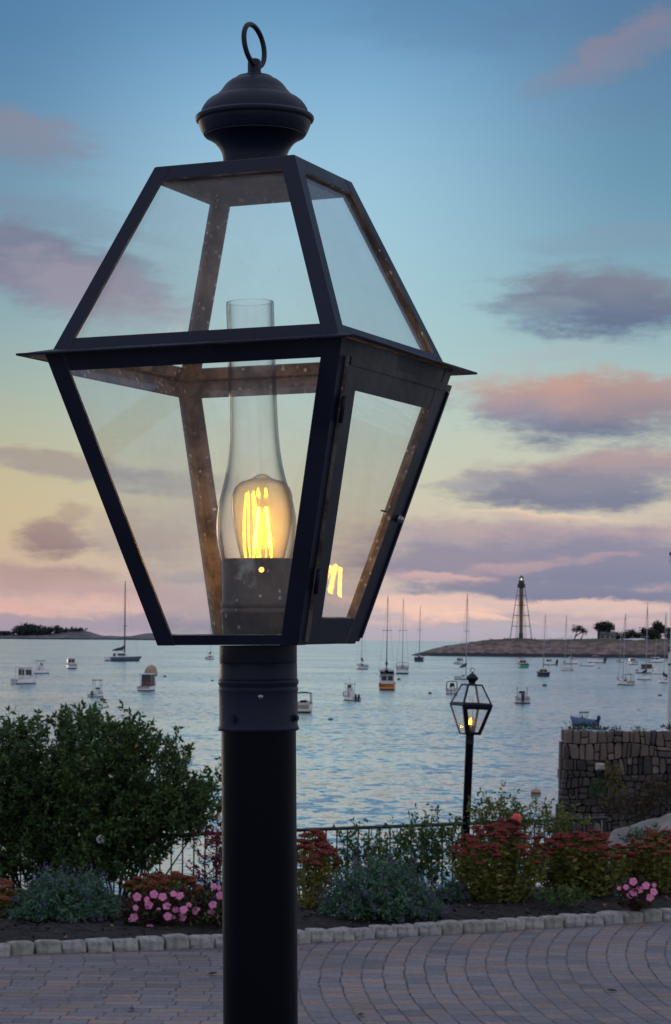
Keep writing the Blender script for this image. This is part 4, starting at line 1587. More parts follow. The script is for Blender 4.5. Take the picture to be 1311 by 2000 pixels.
def headland_mat(name, rock1, rock2, grass1, grass2, tide, glo, ghi, sc1):
    m = bpy.data.materials.new(name)
    m.use_nodes = True
    n = NT(m.node_tree)
    geo = n.n('ShaderNodeNewGeometry')
    pos = geo.outputs['Position']
    z_ = n.sep(pos)[2]
    nz = n.noise(n.mapping(pos, scale=(1, 1, 2.5)), sc1, 6, .65)
    rock = n.mix(n.rng(nz, .35, .65), rock1 + (1,), rock2 + (1,))
    crack = n.rng(n.noise(n.mapping(pos, scale=(1, .6, 3.5)), sc1 * 3, 4, .7), .55, .68, 0, .7)
    rock = n.mix(crack, rock, (.03, .026, .03, 1))
    grass = n.mix(n.noise(pos, sc1 * 2, 4), grass1 + (1,), grass2 + (1,))
    up = n.rng(n.math('ADD', z_, n.math('MULTIPLY', n.math('SUBTRACT', n.noise(n.mapping(pos, loc=(3, 3, 1)), sc1 * .8, 4), .5), (ghi - glo) * 2.2)), glo, ghi)
    c = n.mix(up, rock, grass)
    wet = n.rng(n.math('ADD', z_, n.math('MULTIPLY', n.math('SUBTRACT', nz, .5), tide * .9)), WZ + tide * .85, WZ + tide * 1.25, 1, 0)
    c = n.mix(wet, c, (.012, .012, .016, 1))
    b = n.n('ShaderNodeBsdfPrincipled')
    n.put(b.inputs['Base Color'], c)
    b.inputs['Roughness'].default_value = .95
    n.put(n.n('ShaderNodeOutputMaterial').inputs[0], b.outputs[0])
    return m


o = MB().add(v, f, 0, True).build('headland', headland_mat('pink_granite_headland', (.085, .058, .056), (.25, .170, .155), (.045, .045, .028), (.11, .095, .05), 1.5, WZ + 5.8, WZ + 7.8, .22))
tag(o, kind='structure')


def hz_at(x):
    return float(np.interp(x, hx, hz))


# lighthouse: iron stair column on a skeleton of eight legs
LY = HY + 34
lb, lt = P(1017.6, 1250, LY), P(1019.5, 1125, LY)
u = LY / F
LB = pmat('dark_lighthouse_iron', (.020, .024, .034), (.032, .036, .046), scale=1, rough=.6)
LBR = pmat('rust_brown_column', (.15, .09, .048), (.21, .13, .075), scale=.5, rough=.8)
LGY = pmat('grey_green_leg_iron', (.06, .06, .07), (.085, .085, .095), scale=.5, rough=.7)
lh = thing('lighthouse', 'dark skeleton lighthouse with brown column and lit lamp on the headland', 'lighthouse', (lb.x, LY, lb.z - .8))
hgt = lt.z - lb.z + .8


def zf(y):
    return P(1018, y, LY).z - lb.z + .8


MB().lathe([(4.0 * u, 0), (4.0 * u, zf(1237)), (3.6 * u, zf(1236)), (3.5 * u, zf(1146))], 20).build('column', LBR, lh)
MB().lathe([(4.4 * u, 0), (4.4 * u, zf(1236.5)), (3.5 * u, zf(1236))], 20).build('column_base', LB, lh)
MB().lathe([(3 * u, zf(1149)), (7.6 * u, zf(1147)), (7.8 * u, zf(1145)), (5.6 * u, zf(1144.6)), (6.2 * u, zf(1143)), (5.2 * u, zf(1134)), (5.0 * u, zf(1133.6)), (2 * u, zf(1133.5))], 20).build('watch_room', LB, lh)
g_ = MB()
for k in range(16):
    a = 2 * math.pi * k / 16
    g_.tube([(7.6 * u * math.cos(a), 7.6 * u * math.sin(a), zf(1145)), (7.6 * u * math.cos(a), 7.6 * u * math.sin(a), zf(1141))], .06, 4)
for yy in (1141, 1143):
    g_.tube([(7.6 * u * math.cos(2 * math.pi * k / 16), 7.6 * u * math.sin(2 * math.pi * k / 16), zf(yy)) for k in range(17)], .06, 4)
g_.build('gallery_railing', LB, lh)
lr = MB()
for k in range(8):
    a = 2 * math.pi * (k + .5) / 8
    lr.tube([(4.0 * u * math.cos(a), 4.0 * u * math.sin(a), zf(1134)), (3.6 * u * math.cos(a), 3.6 * u * math.sin(a), zf(1128.5))], .12, 4)
lr.build('lantern_bars', LB, lh)
MB().blob((0, 0, zf(1131.3)), 2.3 * u, 0, 14, 10).build('lamp', emat('lighthouse_lamp', (1.0, .84, .34), 1.5), lh)
MB().lathe([(5.0 * u, zf(1128.8)), (4.2 * u, zf(1127)), (1.6 * u, zf(1125.4)), (.9 * u, zf(1124)), (.1, zf(1123))], 20).build('roof', LB, lh)
R0, R1 = 24.5 * u, 7.2 * u


def legpt(k, y):
    t = (zf(y) - 0) / (zf(1147) - 0)
    r = R0 + (R1 - R0) * t
    a = 2 * math.pi * (k + .5) / 8
    return Vector((r * math.cos(a), r * math.sin(a), zf(y)))


for k in range(8):
    p0, p1 = legpt(k, 1251), legpt(k, 1147.5)
    MB().tube([p0 - Vector((0, 0, 1.5)), legpt(k, 1202), p1], [.10, .09, .07], 5).build('leg', LGY, lh)
for yy in (1223, 1202, 1182, 1163):
    b_ = MB()
    for k in range(8):
        b_.tube([legpt(k, yy), legpt(k + 1, yy)], .10, 4)
        b_.tube([legpt(k, yy), (0, 0, zf(yy))], .07, 4)
    b_.build('brace', LGY, lh)

# buildings and trees on the headland
HWALL = pmat('pale_house_wall', (.33, .33, .35), (.42, .41, .42), scale=.3, rough=.8)
HROOF = pmat('grey_shingle_roof', (.10, .10, .115), (.16, .155, .165), scale=.4, rough=.9)
HWIN = pmat('dark_house_window', (.02, .022, .03), (.04, .042, .05), scale=.3, rough=.25)
HRED = pmat('red_shed_wall', (.24, .085, .08), (.30, .11, .10), scale=.4, rough=.85)
HWH = pmat('white_roof_sheet', (.50, .49, .50), (.60, .59, .58), scale=.3, rough=.7)


def house(name, label, cat, x0, x1, ybase, yeave, yridge, Y, depth, wall, roof, nwin=3):
    p0, p1 = P(x0, ybase, Y), P(x1, ybase, Y)
    w_ = p1.x - p0.x
    ze, zr_ = P(x0, yeave, Y).z - p0.z, P(x0, yridge, Y).z - p0.z
    r = thing(name, label, cat, ((p0.x + p1.x) / 2, Y, p0.z - 1.5))
    MB().box((-w_ / 2, 0, 0), (w_ / 2, depth, ze + 1.5)).build('wall', wall, r)
    e = .35
    v = [(-w_ / 2 - e, -e, ze + 1.4), (w_ / 2 + e, -e, ze + 1.4), (w_ / 2 + e, depth + e, ze + 1.4), (-w_ / 2 - e, depth + e, ze + 1.4), (-w_ / 2 - e, depth / 2, zr_ + 1.5), (w_ / 2 + e, depth / 2, zr_ + 1.5)]
    MB().add(v, [(0, 1, 5, 4), (2, 3, 4, 5), (0, 4, 3), (1, 2, 5), (0, 3, 2, 1)]).build('roof', roof, r)
    for i in range(nwin):
        cx2 = -w_ / 2 + w_ * (i + .5) / nwin
        MB().box((cx2 - w_ * .09, -.06, 1.5 + ze * .35), (cx2 + w_ * .09, .05, 1.5 + ze * .78)).build('window', HWIN, r)
    return r


house('house', 'pale house under the dome shaped tree on the headland', 'house', 1172, 1202, 1249, 1240, 1232.5, HY + 42, 8, HWALL, HROOF)
house('shed', 'low reddish shed on the headland to the right of the pale house', 'shed', 1220, 1234, 1254, 1249, 1247.5, HY + 24, 4, HRED, HWH, 1)
house('long_house', 'long low building with white roof between the rounded tree and tall sailboat mast', 'house', 1234, 1258, 1253, 1250, 1246.5, HY + 30, 6, HWALL, HWH, 3)

TREE_L = leafmat('far_dark_tree_leaf', (.014, .024, .020), (.034, .048, .034))
TREE_B = leafmat('far_brown_tree_leaf', (.030, .028, .024), (.062, .055, .042))


def far_tree(label, lobes, Y, base_px, trunk_px, mat, n=700, leaf=.95, depth=3.0, group='trees on the headland'):
    L = px_lobes(lobes, Y, depth)
    b0 = P(base_px[0], base_px[1], Y)
    r = thing('tree', label, 'tree', (b0.x, Y, b0.z), 0, group)
    org = np.array(b0)
    tr = MB()
    for tp in trunk_px:
        path = [P(x, y, Y) - b0 for x, y in tp]
        tr.tube(path, [.34 - .20 * i / max(1, len(path) - 1) for i in range(len(path))], 6)
    tr.build('trunk', BARK, r)
    pts, d, _ = sample_lobes(L, n, .5)
    cr = MB()
    cl = np.repeat(pts, 4, 0) + rng.normal(0, .45, (n * 4, 3))
    add_leaves(cr, cl - org, rng.normal(0, 1, (n * 4, 3)), leaf, .6, 0, .3)
    cr.build('crown', mat, r)
    return r


far_tree('windswept pine with bare leaning trunk standing alone on the headland', [(1129, 1227, 11, 4), (1137, 1231, 10, 4), (1122, 1230, 6, 3), (1143, 1234, 5, 2.5)], HY + 38, (1121, 1251), [[(1121, 1251), (1124, 1242), (1127, 1234), (1131, 1228)], [(1124, 1243), (1134, 1236), (1141, 1232)], [(1134, 1249), (1138, 1242), (1140, 1234)]], TREE_L, 150, .7, 2.0)
far_tree('dark dome shaped tree with flat bottom beside the pale house', [(1181, 1224, 17, 8), (1172, 1226, 9, 6), (1190, 1227, 8, 5)], HY + 40, (1170, 1250), [[(1170, 1250), (1170, 1240), (1172, 1230)], [(1168.5, 1250), (1168, 1238), (1168, 1228)]], TREE_L, 420)
far_tree('broad rounded brown tree between two houses on the headland', [(1233, 1241, 17, 9), (1222, 1244, 9, 6), (1245, 1245, 10, 6), (1205, 1243, 8, 6)], HY + 46, (1233, 1253), [[(1233, 1253), (1233, 1245)]], TREE_B, 460)
far_tree('tall dark tree rising behind the masts at the right of the headland', [(1284, 1224, 9, 10), (1294, 1228, 8, 9), (1280, 1236, 10, 9)], HY + 44, (1285, 1254), [[(1285, 1254), (1285, 1235)]], TREE_L, 420)
far_tree('wide dark tree in front of the tall one at the right of the headland', [(1266, 1238, 13, 10), (1276, 1243, 16, 9), (1258, 1232, 6, 5)], HY + 36, (1268, 1255), [[(1268, 1255), (1268, 1243)]], TREE_L, 460)
far_tree('dark tree cut by the right edge of the picture on the headland', [(1312, 1238, 14, 12), (1325, 1232, 14, 12)], HY + 46, (1314, 1254), [[(1314, 1254), (1314, 1242)]], TREE_L, 380)

# low scrub on the headland's top
sb = MB()
pts = []
for (x, y, r_) in ((1012, 1247, 5), (960, 1250, 3), (923, 1256, 3), (900, 1259, 2.5), (1080, 1249, 5), (1040, 1248, 4), (1100, 1248, 6), (1160, 1248, 5), (990, 1248, 4), (945, 1253, 3), (1210, 1249, 6), (872, 1264, 2)):
    c = np.array(P(x, y, HY + 31))
    k = 40
    pts.append(c + rng.normal(0, 1, (k, 3)) * np.array((r_ * .24, 1.5, .32)))
pts = np.concatenate(pts)
add_leaves(sb, pts, rng.normal(0, 1, pts.shape), .55, .6, 0, .3)
tag(sb.build('scrub', TREE_B), kind='stuff')

# ------------------------------------------------------------------ far island
IY = 9000.0
ip = [(-420, 1246), (-300, 1241), (-150, 1239), (-30, 1240), (20, 1239.5), (60, 1238), (105, 1236.5), (125, 1234), (140, 1231.5), (155, 1230.5), (170, 1233), (185, 1237.5), (198, 1241.5), (240, 1243), (258, 1242.5), (275, 1239), (292, 1237), (312, 1237), (340, 1239), (370, 1243), (395, 1246.5), (420, 1250)]
ix = [P(x, y, IY).x for x, y in ip]
iz = [P(x, y, IY).z for x, y in ip]
v, f = [], []
NX, NYI = 220, 16
for i in range(NX + 1):
    x = ix[0] + (ix[-1] - ix[0]) * i / NX
    zt = float(np.interp(x, ix, iz)) - WZ
    for j in range(NYI + 1):
        t = j / NYI
        a = math.sin(math.pi * min(1, t * 1.05)) ** .6 if t < .95 else 0
        z = WZ - 1 + (zt + 1) * a + (fbm(x * .09, t * 40, 3) * 1.4) * a
        v.append((x, IY - 200 + t * 500 + 25 * fbm(x * .05, 0, 5), z))
n_ = NYI + 1
for i in range(NX):
    for j in range(NYI):
        f.append((i * n_ + j, (i + 1) * n_ + j, (i + 1) * n_ + j + 1, i * n_ + j + 1))
o = MB().add(v, f, 0, True).build('island_hills', headland_mat('far_island_rock', (.085, .080, .092), (.17, .15, .155), (.045, .048, .055), (.07, .068, .07), 5.0, WZ + 22, WZ + 34, .012))
tag(o, kind='structure')
wd = MB()
pts = []
for (x, y, rx, ry, n_) in ((50, 1228, 16, 7, 420), (70, 1230, 18, 8, 480), (38, 1232, 10, 6, 240), (88, 1233, 12, 6, 280), (60, 1236, 34, 4, 500), (112, 1228, 6, 4, 130), (113, 1234, 4, 3, 70), (8, 1237, 16, 2.5, 200), (128, 1231, 12, 1.6, 100), (150, 1229.5, 14, 1.2, 90), (99, 1230, 5, 3, 80), (-60, 1236, 50, 4, 400)):
    c = np.array(P(x, y, IY - 60))
    d = rng.normal(0, .5, (n_, 3))
    pts.append(np.repeat(c + d * np.array((rx * 2, 60, ry * 2)), 2, 0) + rng.normal(0, 2, (2 * n_, 3)))
pts = np.concatenate(pts)
add_leaves(wd, pts, rng.normal(0, 1, pts.shape), 8.0, .8, 0, .3)
tag(wd.build('woods', leafmat('far_island_wood', (.022, .026, .036), (.045, .050, .060))), kind='stuff')

# ------------------------------------------------------------------ boats at their moorings
def bm(name, c, c2=None, rough=.4):
    return pmat(name, c, c2 or tuple(min(1, q * 1.12) for q in c), scale=.6, rough=rough)


B_WHITE = bm('white_boat_gelcoat', (.62, .61, .60), (.72, .71, .69), .3)
B_CREAM = bm('cream_boat_gelcoat', (.56, .50, .42), (.64, .58, .50), .4)
B_TAN = bm('tan_boat_canvas', (.34, .22, .14), (.42, .28, .18), .8)
B_WOOD = bm('varnished_orange_transom', (.50, .17, .025), (.62, .23, .04), .35)
B_NAVY = bm('navy_hull', (.020, .035, .075), (.03, .05, .10), .35)
B_BLUE = bm('blue_hull', (.04, .09, .18), (.06, .12, .22), .4)
B_GREEN = bm('green_hull', (.06, .26, .15), (.08, .32, .19), .4)
B_BLACK = bm('black_boat_part', (.012, .014, .022), (.022, .025, .034), .45)
B_DARKBLUE = bm('dark_blue_canvas', (.018, .030, .060), (.03, .045, .08), .8)
B_GCANVAS = bm('green_canvas', (.02, .10, .075), (.03, .13, .10), .8)
B_DECK = bm('boat_deck', (.42, .40, .38), (.50, .48, .46), .7)
B_BOTTOM = bm('dark_bottom_paint', (.02, .03, .045), (.03, .045, .06), .7)
B_TEALB = bm('teal_bottom_paint', (.03, .10, .11), (.04, .13, .14), .7)
B_GLASS = bm('boat_window', (.015, .02, .03), (.03, .04, .05), .12)
B_ALU = bm('mast_aluminium', (.26, .27, .30), (.34, .35, .38), .4)
B_DARKALU = bm('dark_mast', (.05, .055, .075), (.075, .08, .10), .4)
B_BROWN = bm('brown_cabin_interior', (.10, .055, .04), (.16, .09, .065), .6)


def hull_mesh(L, B, fb, rise=.5, fine=.42, pinch=.9):
    """lofted hull: keel, chine, topsides, gunwale and sunken deck; bow towards +x"""
    N = 16
    v, f, m = [], [], []
    for i in range(N + 1):
        s = i / N
        b = B / 2 * (pinch + (1 - pinch) * min(1, s / fine)) * (1 - max(0, (s - fine) / (1 - fine)) ** 2.2)
        b = max(b, .02)
        sh = fb * (1 + rise * s ** 2.2)
        x = -L / 2 + L * s + (.10 * L * max(0, s - .85) / .15 * .0)
        over = .05 * L * max(0, (s - .8) / .2)
        dk = sh - min(.5 * fb, .45)
        t = min(.1, b * .3)
        half = [(0, -.35 * (1 - s ** 3), -over), (b * .72, .0, -over), (b * .90, .12 * fb, -over * .8), (b * .93, .22 * fb, -over * .7), (b, sh, over), (b - t, sh, over), (max(0, b - t * 1.2), dk, over * .5), (0, dk + .02, over * .5)]
        v += [(x + q[2], q[0], q[1]) for q in half] + [(x + q[2], -q[0], q[1]) for q in half]
    K = 8
    mats = [1, 1, 1, 0, 0, 2, 2]
    for i in range(N):
        for k in range(K - 1):
            a, b_ = i * 16 + k, (i + 1) * 16 + k
            f.append((a, b_, b_ + 1, a + 1))
            m.append(mats[k])
            a, b_ = a + 8, b_ + 8
            f.append((a, a + 1, b_ + 1, b_))
            m.append(mats[k])
    # transom
    f.append((0, 1, 2, 3, 11, 10, 9))
    m.append(1)
    f.append((3, 4, 12, 11))
    m.append(3)
    f.append((4, 5, 6, 7, 15 - 0, 14, 13, 12))
    m.append(0)
    mb = MB()
    mb.v, mb.f, mb.m, mb.s = v, f, m, [q != 3 for q in m]
    return mb


def boat(label, px, py, wpx, heading, cat='boat', name='motorboat', ratio=2.9, fb=.30, hull=None, bottom=None, transom=None, rise=.5, group=None, **ft):
    """px, py: middle of the waterline in the photograph; wpx: width seen; heading: 0 = bow straight away, + = bow turned to the right"""
    lx, ly = lev(px, py)
    Y = 7.0 * F / ly
    u = Y / F                                     # metres per photograph pixel out there
    h = rad(heading)
    B = wpx * u / (abs(math.cos(h)) * .95 + ratio * abs(math.sin(h)) * .95)
    L = B * ratio
    fbm_ = fb * B
    root = thing(name, label, cat, (lx * u, Y, WZ), math.pi / 2 - h, group)
    hull_mesh(L, B, fbm_, rise).build('hull', [hull or B_WHITE, bottom or B_BOTTOM, B_DECK, transom or hull or B_WHITE], root)

    def top(y):                                   # height over the water of a photograph row
        return (py - y) * u

    if 'cabin' in ft:
        x0, x1, wr, yt, wm = ft['cabin']          # in parts of the length, width part, top row, wall material
        zt, w2 = top(yt), B * wr / 2
        z0 = fbm_ * .6
        xs0, xs1 = x0 * L, x1 * L
        sl = (zt - z0) * .35
        c = MB()
        vv = [(xs0, -w2, z0), (xs1 + sl, -w2, z0), (xs1 + sl, w2, z0), (xs0, w2, z0), (xs0, -w2 * .9, zt), (xs1, -w2 * .9, zt), (xs1, w2 * .9, zt), (xs0, w2 * .9, zt)]
        c.add(vv, [(0, 3, 2, 1), (4, 5, 6, 7), (0, 1, 5, 4), (1, 2, 6, 5), (2, 3, 7, 6), (3, 0, 4, 7)])
        cab = c.build('cabin', wm or B_WHITE, root)
        hz_ = zt - z0
        wz0, wz1 = z0 + hz_ * .46, z0 + hz_ * .86
        wsh = lambda q: w2 * (1 - .1 * (q - z0) / hz_)
        g = MB().box((xs0 - .03, -w2 * .8, wz0), (xs0 + .05, -w2 * .08, wz1))
        g.build('window', B_GLASS, cab)
        MB().box((xs0 - .03, w2 * .08, wz0), (xs0 + .05, w2 * .8, wz1)).build('window', B_GLASS, cab)
        for sgn in (-1, 1):
            q = MB()
            q.slab([(xs0 + (xs1 - xs0) * .12, sgn * (wsh(wz0) + .015), wz0), (xs0 + (xs1 - xs0) * .9, sgn * (wsh(wz0) + .015), wz0), (xs0 + (xs1 - xs0) * .86, sgn * (wsh(wz1) + .015), wz1), (xs0 + (xs1 - xs0) * .12, sgn * (wsh(wz1) + .015), wz1)], (0, sgn, .1), .03)
            q.build('window', B_GLASS, cab)
        MB().box((xs0 - .12 * L, -w2 * 1.02, zt), (xs1 + .02 * L, w2 * 1.02, zt + .10)).build('cabin_roof', ft.get('roofm') or B_WHITE, root)
        if ft.get('aft_posts', True):
            for sgn in (-1, 1):
                MB().tube([(xs0 - .11 * L, sgn * w2 * .95, fbm_ * .9), (xs0 - .11 * L, sgn * w2 * .95, zt)], .035, 5).build('roof_post', B_ALU, root)
    if 'console' in ft:
        yt = ft['console']
        zt = top(yt)
        c = MB().box((-.04 * L, -B * .19, fbm_ * .4), (.10 * L, B * .19, zt * .98)).build('console', ft.get('consolem') or B_WHITE, root)
        MB().slab([(.10 * L, -B * .18, zt * .98), (.10 * L, B * .18, zt * .98), (.06 * L, B * .16, zt * 1.22), (.06 * L, -B * .16, zt * 1.22)], (1, 0, .3), .03).build('windshield', B_GLASS, c)
        MB().box((-.16 * L, -B * .17, fbm_ * .4), (-.10 * L, B * .17, zt * .72)).build('seat', ft.get('seatm') or B_WHITE, root)
    if 'ttop' in ft:
        yt, mat_ = ft['ttop']
        zt = top(yt)
        w2 = B * .33
        fr = MB()
        for (x, sgn) in ((-.08, -1), (-.08, 1), (.12, -1), (.12, 1)):
            fr.tube([(x * L, sgn * w2 * .7, fbm_ * .5), (x * L, sgn * w2 * .9, zt)], .035, 5)
        for sgn in (-1, 1):
            fr.tube([(-.12 * L, sgn * w2 * .9, zt), (.15 * L, sgn * w2 * .9, zt)], .035, 5)
        fr.build('top_frame', B_ALU, root)
        MB().box((-.15 * L, -w2, zt), (.16 * L, w2, zt + .09)).build('hard_top', mat_, root)
    if 'bimini' in ft:
        x0, x1, yt, mat_ = ft['bimini']
        zt = top(yt)
        w2 = B * .42
        for x in (x0, x1):
            fr = MB()
            fr.tube([(x * L, -w2, fbm_ * .9), (x * L, -w2 * .96, zt * .95), (x * L, -w2 * .8, zt), (x * L, w2 * .8, zt), (x * L, w2 * .96, zt * .95), (x * L, w2, fbm_ * .9)], .04, 5)
            fr.build('bimini_frame', B_DARKALU, root)
        n_ = 6
        cv = MB()
        vv = []
        for x in (x0, x1):
            for k in range(n_ + 1):
                a = -1 + 2 * k / n_
                vv.append((x * L, a * w2, zt + .06 - .12 * a * a))
        cv.add(vv, [(k, k + 1, n_ + 2 + k, n_ + 1 + k) for k in range(n_)])
        cv.add([(p[0], p[1], p[2] + .05) for p in vv], [(n_ + 1 + k, n_ + 2 + k, k + 1, k) for k in range(n_)])
        cv.build('bimini_top', mat_, root)
    for i in range(ft.get('outboards', 0)):
        n_ = ft['outboards']
        sz = ft.get('osize', .17) * B
        y = (i - (n_ - 1) / 2) * sz * 1.35
        ob = MB()
        ob.blob((-L / 2 - sz * .6, y, fbm_ * .95 + sz * .55), sz, 0, 10, 8, (.72, .46, .95))
        ob.box((-L / 2 - sz * .8, y - sz * .22, -.3), (-L / 2 - sz * .3, y + sz * .22, fbm_ * .9))
        ob.box((-L / 2 - sz * .35, y - sz * .18, fbm_ * .55), (-L / 2 + .05, y + sz * .18, fbm_ * .9))
        ob.build('outboard', ft.get('om') or B_BLACK, root)
    if 'coach' in ft:
        x0, x1, hh = ft['coach']
        z0, zt = fbm_ * .7, fbm_ + hh * u
        c = MB()
        w0, w1 = B * .30, B * .18
        vv = [(x0 * L, -w0, z0), (x1 * L, -w1, z0), (x1 * L, w1, z0), (x0 * L, w0, z0), (x0 * L, -w0 * .9, zt), (x1 * L - .3, -w1 * .8, zt * .94), (x1 * L - .3, w1 * .8, zt * .94), (x0 * L, w0 * .9, zt)]
        c.add(vv, [(0, 3, 2, 1), (4, 5, 6, 7), (0, 1, 5, 4), (1, 2, 6, 5), (2, 3, 7, 6), (3, 0, 4, 7)])
        cr = c.build('coach_roof', ft.get('coachm') or B_WHITE, root)
        MB().box((x0 * L - .04, -w0 * .35, z0 + .1), (x0 * L + .04, w0 * .35, zt * .96)).build('hatch', B_GLASS, cr)
        for sgn in (-1, 1):
            a, b2 = Vector((x0 * L, sgn * w0, 0)), Vector((x1 * L, sgn * w1, 0))
            p0_, p1_ = a.lerp(b2, .15), a.lerp(b2, .75)
            zz0, zz1 = z0 + (zt - z0) * .4, z0 + (zt - z0) * .75
            MB().slab([p0_ + Vector((0, -sgn * .02, zz0)), p1_ + Vector((0, -sgn * .02, zz0)), p1_ + Vector((0, -sgn * .05, zz1)), p0_ + Vector((0, -sgn * .05, zz1))], (.1, sgn, 0), .05).build('window', B_GLASS, cr)
    for (x, yt, lean, rr, mm) in ft.get('masts', ()):
        zt = top(yt)
        dxm = lean * u                            # sideways offset of the masthead, in photograph pixels
        dl = Vector((math.sin(h) * dxm, math.cos(h) * dxm, 0))
        base = Vector((x * L, 0, fbm_ * .6))
        tip = Vector((x * L, 0, zt)) + Vector((dl.x, -dl.y, 0))
        ma = MB().tube([base, base.lerp(tip, .5), tip], [rr * u, rr * u * .9, rr * u * .7], 8).build('mast', mm, root)
        sp = base.lerp(tip, .55)
        MB().tube([sp + Vector((0, -B * .32, .0)), sp + Vector((0, B * .32, 0))], .05, 4).build('spreader', mm, ma)
        rg = MB()
        for q in ((L * .5, 0, fbm_ * 1.4), (-L * .49, 0, fbm_), (x * L, B * .46, fbm_), (x * L, -B * .46, fbm_)):
            rg.tube([tip, q], .016, 3)
        rg.build('rigging', B_DARKALU, ma)
    if 'boom' in ft:
        x, ln, zy, mm = ft['boom']
        zt = top(zy)
        a, b2 = Vector((x * L, 0, zt)), Vector(((x - ln) * L, 0, zt - .1))
        bo = MB().tube([a, b2], .07, 6).build('boom', B_ALU, root)
        pts_ = [a + Vector((.1, 0, .75)), a + Vector((-.1 * ln * L, 0, .42)), a.lerp(b2, .5) + Vector((0, 0, .3)), b2 + Vector((0, 0, .16))]
        MB().tube(pts_, [.14, .30, .24, .1], 8).build('sail_cover', mm, bo)
    if 'canvas' in ft:
        yt, mat_ = ft['canvas']
        zt = top(yt)
        n_ = 10
        vv, ff = [], []
        for i in range(n_ + 1):
            s = i / n_
            hgt_ = fbm_ * .95 + (zt - fbm_) * (math.sin(math.pi * min(1, .18 + s * .82)) ** .7)
            bb = B * .49 * (1 - max(0, (s - .45) / .55) ** 2.2)
            for k in range(7):
                a = math.pi * k / 6
                vv.append((-L * .48 + L * .94 * s, math.cos(a) * bb, fbm_ * .9 + (hgt_ - fbm_ * .9) * math.sin(a) ** .7))
        for i in range(n_):
            for k in range(6):
                ff.append((i * 7 + k, (i + 1) * 7 + k, (i + 1) * 7 + k + 1, i * 7 + k + 1))
        ff.append(tuple(range(7)))
        MB().add(vv, ff, 0, True).build('canvas_cover', mat_, root)
    if 'antenna' in ft:
        x, y, yt = ft['antenna']
        MB().tube([(x * L, y * B, fbm_), (x * L, y * B, top(yt))], .03, 4).build('antenna', B_ALU, root)
    if ft.get('rail'):
        r_ = MB()
        for sgn in (-1, 1):
            pts_ = []
            for s in (.55, .7, .85, .98):
                bb = B / 2 * (1 - max(0, (s - .42) / .58) ** 2.2) * .95
                pts_.append(Vector((-L / 2 + L * s, sgn * bb, fbm_ * (1 + rise * s ** 2.2) + .45)))
            r_.tube(pts_, .03, 4)
            for p in pts_:
                r_.tube([p, p - Vector((0, 0, .5))], .025, 4)
        r_.build('bow_rail', B_ALU, root)
    return root


SAIL = dict(cat='sailboat', name='sailboat')
# left of the lamp post
boat('white hardtop cruiser with three outboards in the group at the far left', 50, 1336, 54, 38, ratio=2.6, fb=.38, cabin=(-.18, .16, .80, 1304, None), outboards=3, osize=.13, om=B_WHITE, rail=True)
boat('white fishing boat with dark top partly behind the hardtop cruiser', 78, 1316, 46, 48, ratio=2.7, fb=.36, console=1299, ttop=(1291, B_BLACK), outboards=1, om=B_BLUE, osize=.28)
boat('small white cuddy boat with dark hull bottom between cruiser and catamaran', 139, 1306, 30, -14, ratio=2.6, fb=.46, bottom=B_NAVY, cabin=(-.1, .22, .72, 1286, None))
cm = thing('catamaran', 'dark and white catamaran with tall mast and furled sail off the far island', 'sailboat')
lx, ly = lev(240, 1291.5)
Yc = 7.0 * F / ly
uc = Yc / F
cm.location = (lx * uc, Yc, WZ)
cm.rotation_euler = (0, 0, math.pi / 2 - rad(58))
Lc, Bc = 72 * uc / (math.sin(rad(58)) + .45 * math.cos(rad(58))), 72 * uc * .40
for sgn, mt in ((-1, B_NAVY), (1, B_WHITE)):
    hull_mesh(Lc, Bc * .26, 1.25, .25).build('hull', [B_NAVY if sgn < 0 else B_WHITE, B_BOTTOM, B_DECK, B_WHITE], cm, Matrix.Translation((0, sgn * Bc * .36, 0)))
MB().box((-.36 * Lc, -Bc * .34, .85), (.20 * Lc, Bc * .34, 1.35)).build('bridge_deck', B_WHITE, cm)
cb = MB().add([(-.28 * Lc, -Bc * .30, 1.35), (.16 * Lc, -Bc * .26, 1.35), (.16 * Lc, Bc * .26, 1.35), (-.28 * Lc, Bc * .30, 1.35), (-.26 * Lc, -Bc * .27, 2.6), (.04 * Lc, -Bc * .22, 2.6), (.04 * Lc, Bc * .22, 2.6), (-.26 * Lc, Bc * .27, 2.6)],
              [(0, 3, 2, 1), (4, 5, 6, 7), (0, 1, 5, 4), (1, 2, 6, 5), (2, 3, 7, 6), (3, 0, 4, 7)]).build('cabin', B_WHITE, cm)
for sgn in (-1, 1):
    MB().box((-.22 * Lc, sgn * Bc * .29 - .06, 1.75), (.02 * Lc, sgn * Bc * .29 + .06, 2.3)).build('window', B_GLASS, cb)
for yy in (-.16, .04):
    MB().box((-.29 * Lc, yy * Bc, 1.5), (-.265 * Lc, (yy + .12) * Bc, 2.3)).build('window', B_GLASS, cb)
mt_ = P(241.5, 1135, Yc).z - WZ
ma = MB().tube([(.06 * Lc, 0, 1.4), (.06 * Lc, 0, mt_ * .5), (.06 * Lc, 0, mt_)], [1.5 * uc, 1.3 * uc, .9 * uc], 8).build('mast', B_DARKALU, cm)
MB().tube([(.06 * Lc, -Bc * .34, mt_ * .44), (.06 * Lc, Bc * .34, mt_ * .44)], .09, 4).build('spreader', B_DARKALU, ma)
rg = MB()
for q in ((.5 * Lc, 0, 1.5), (-.1 * Lc, Bc * .45, 1.3), (-.1 * Lc, -Bc * .45, 1.3)):
    rg.tube([(.06 * Lc, 0, mt_ * .95), q], .02, 3)
rg.build('rigging', B_DARKALU, ma)
bo = MB().tube([(.05 * Lc, 0, 3.3), (-.34 * Lc, 0, 3.2)], .12, 6).build('boom', B_ALU, cm)
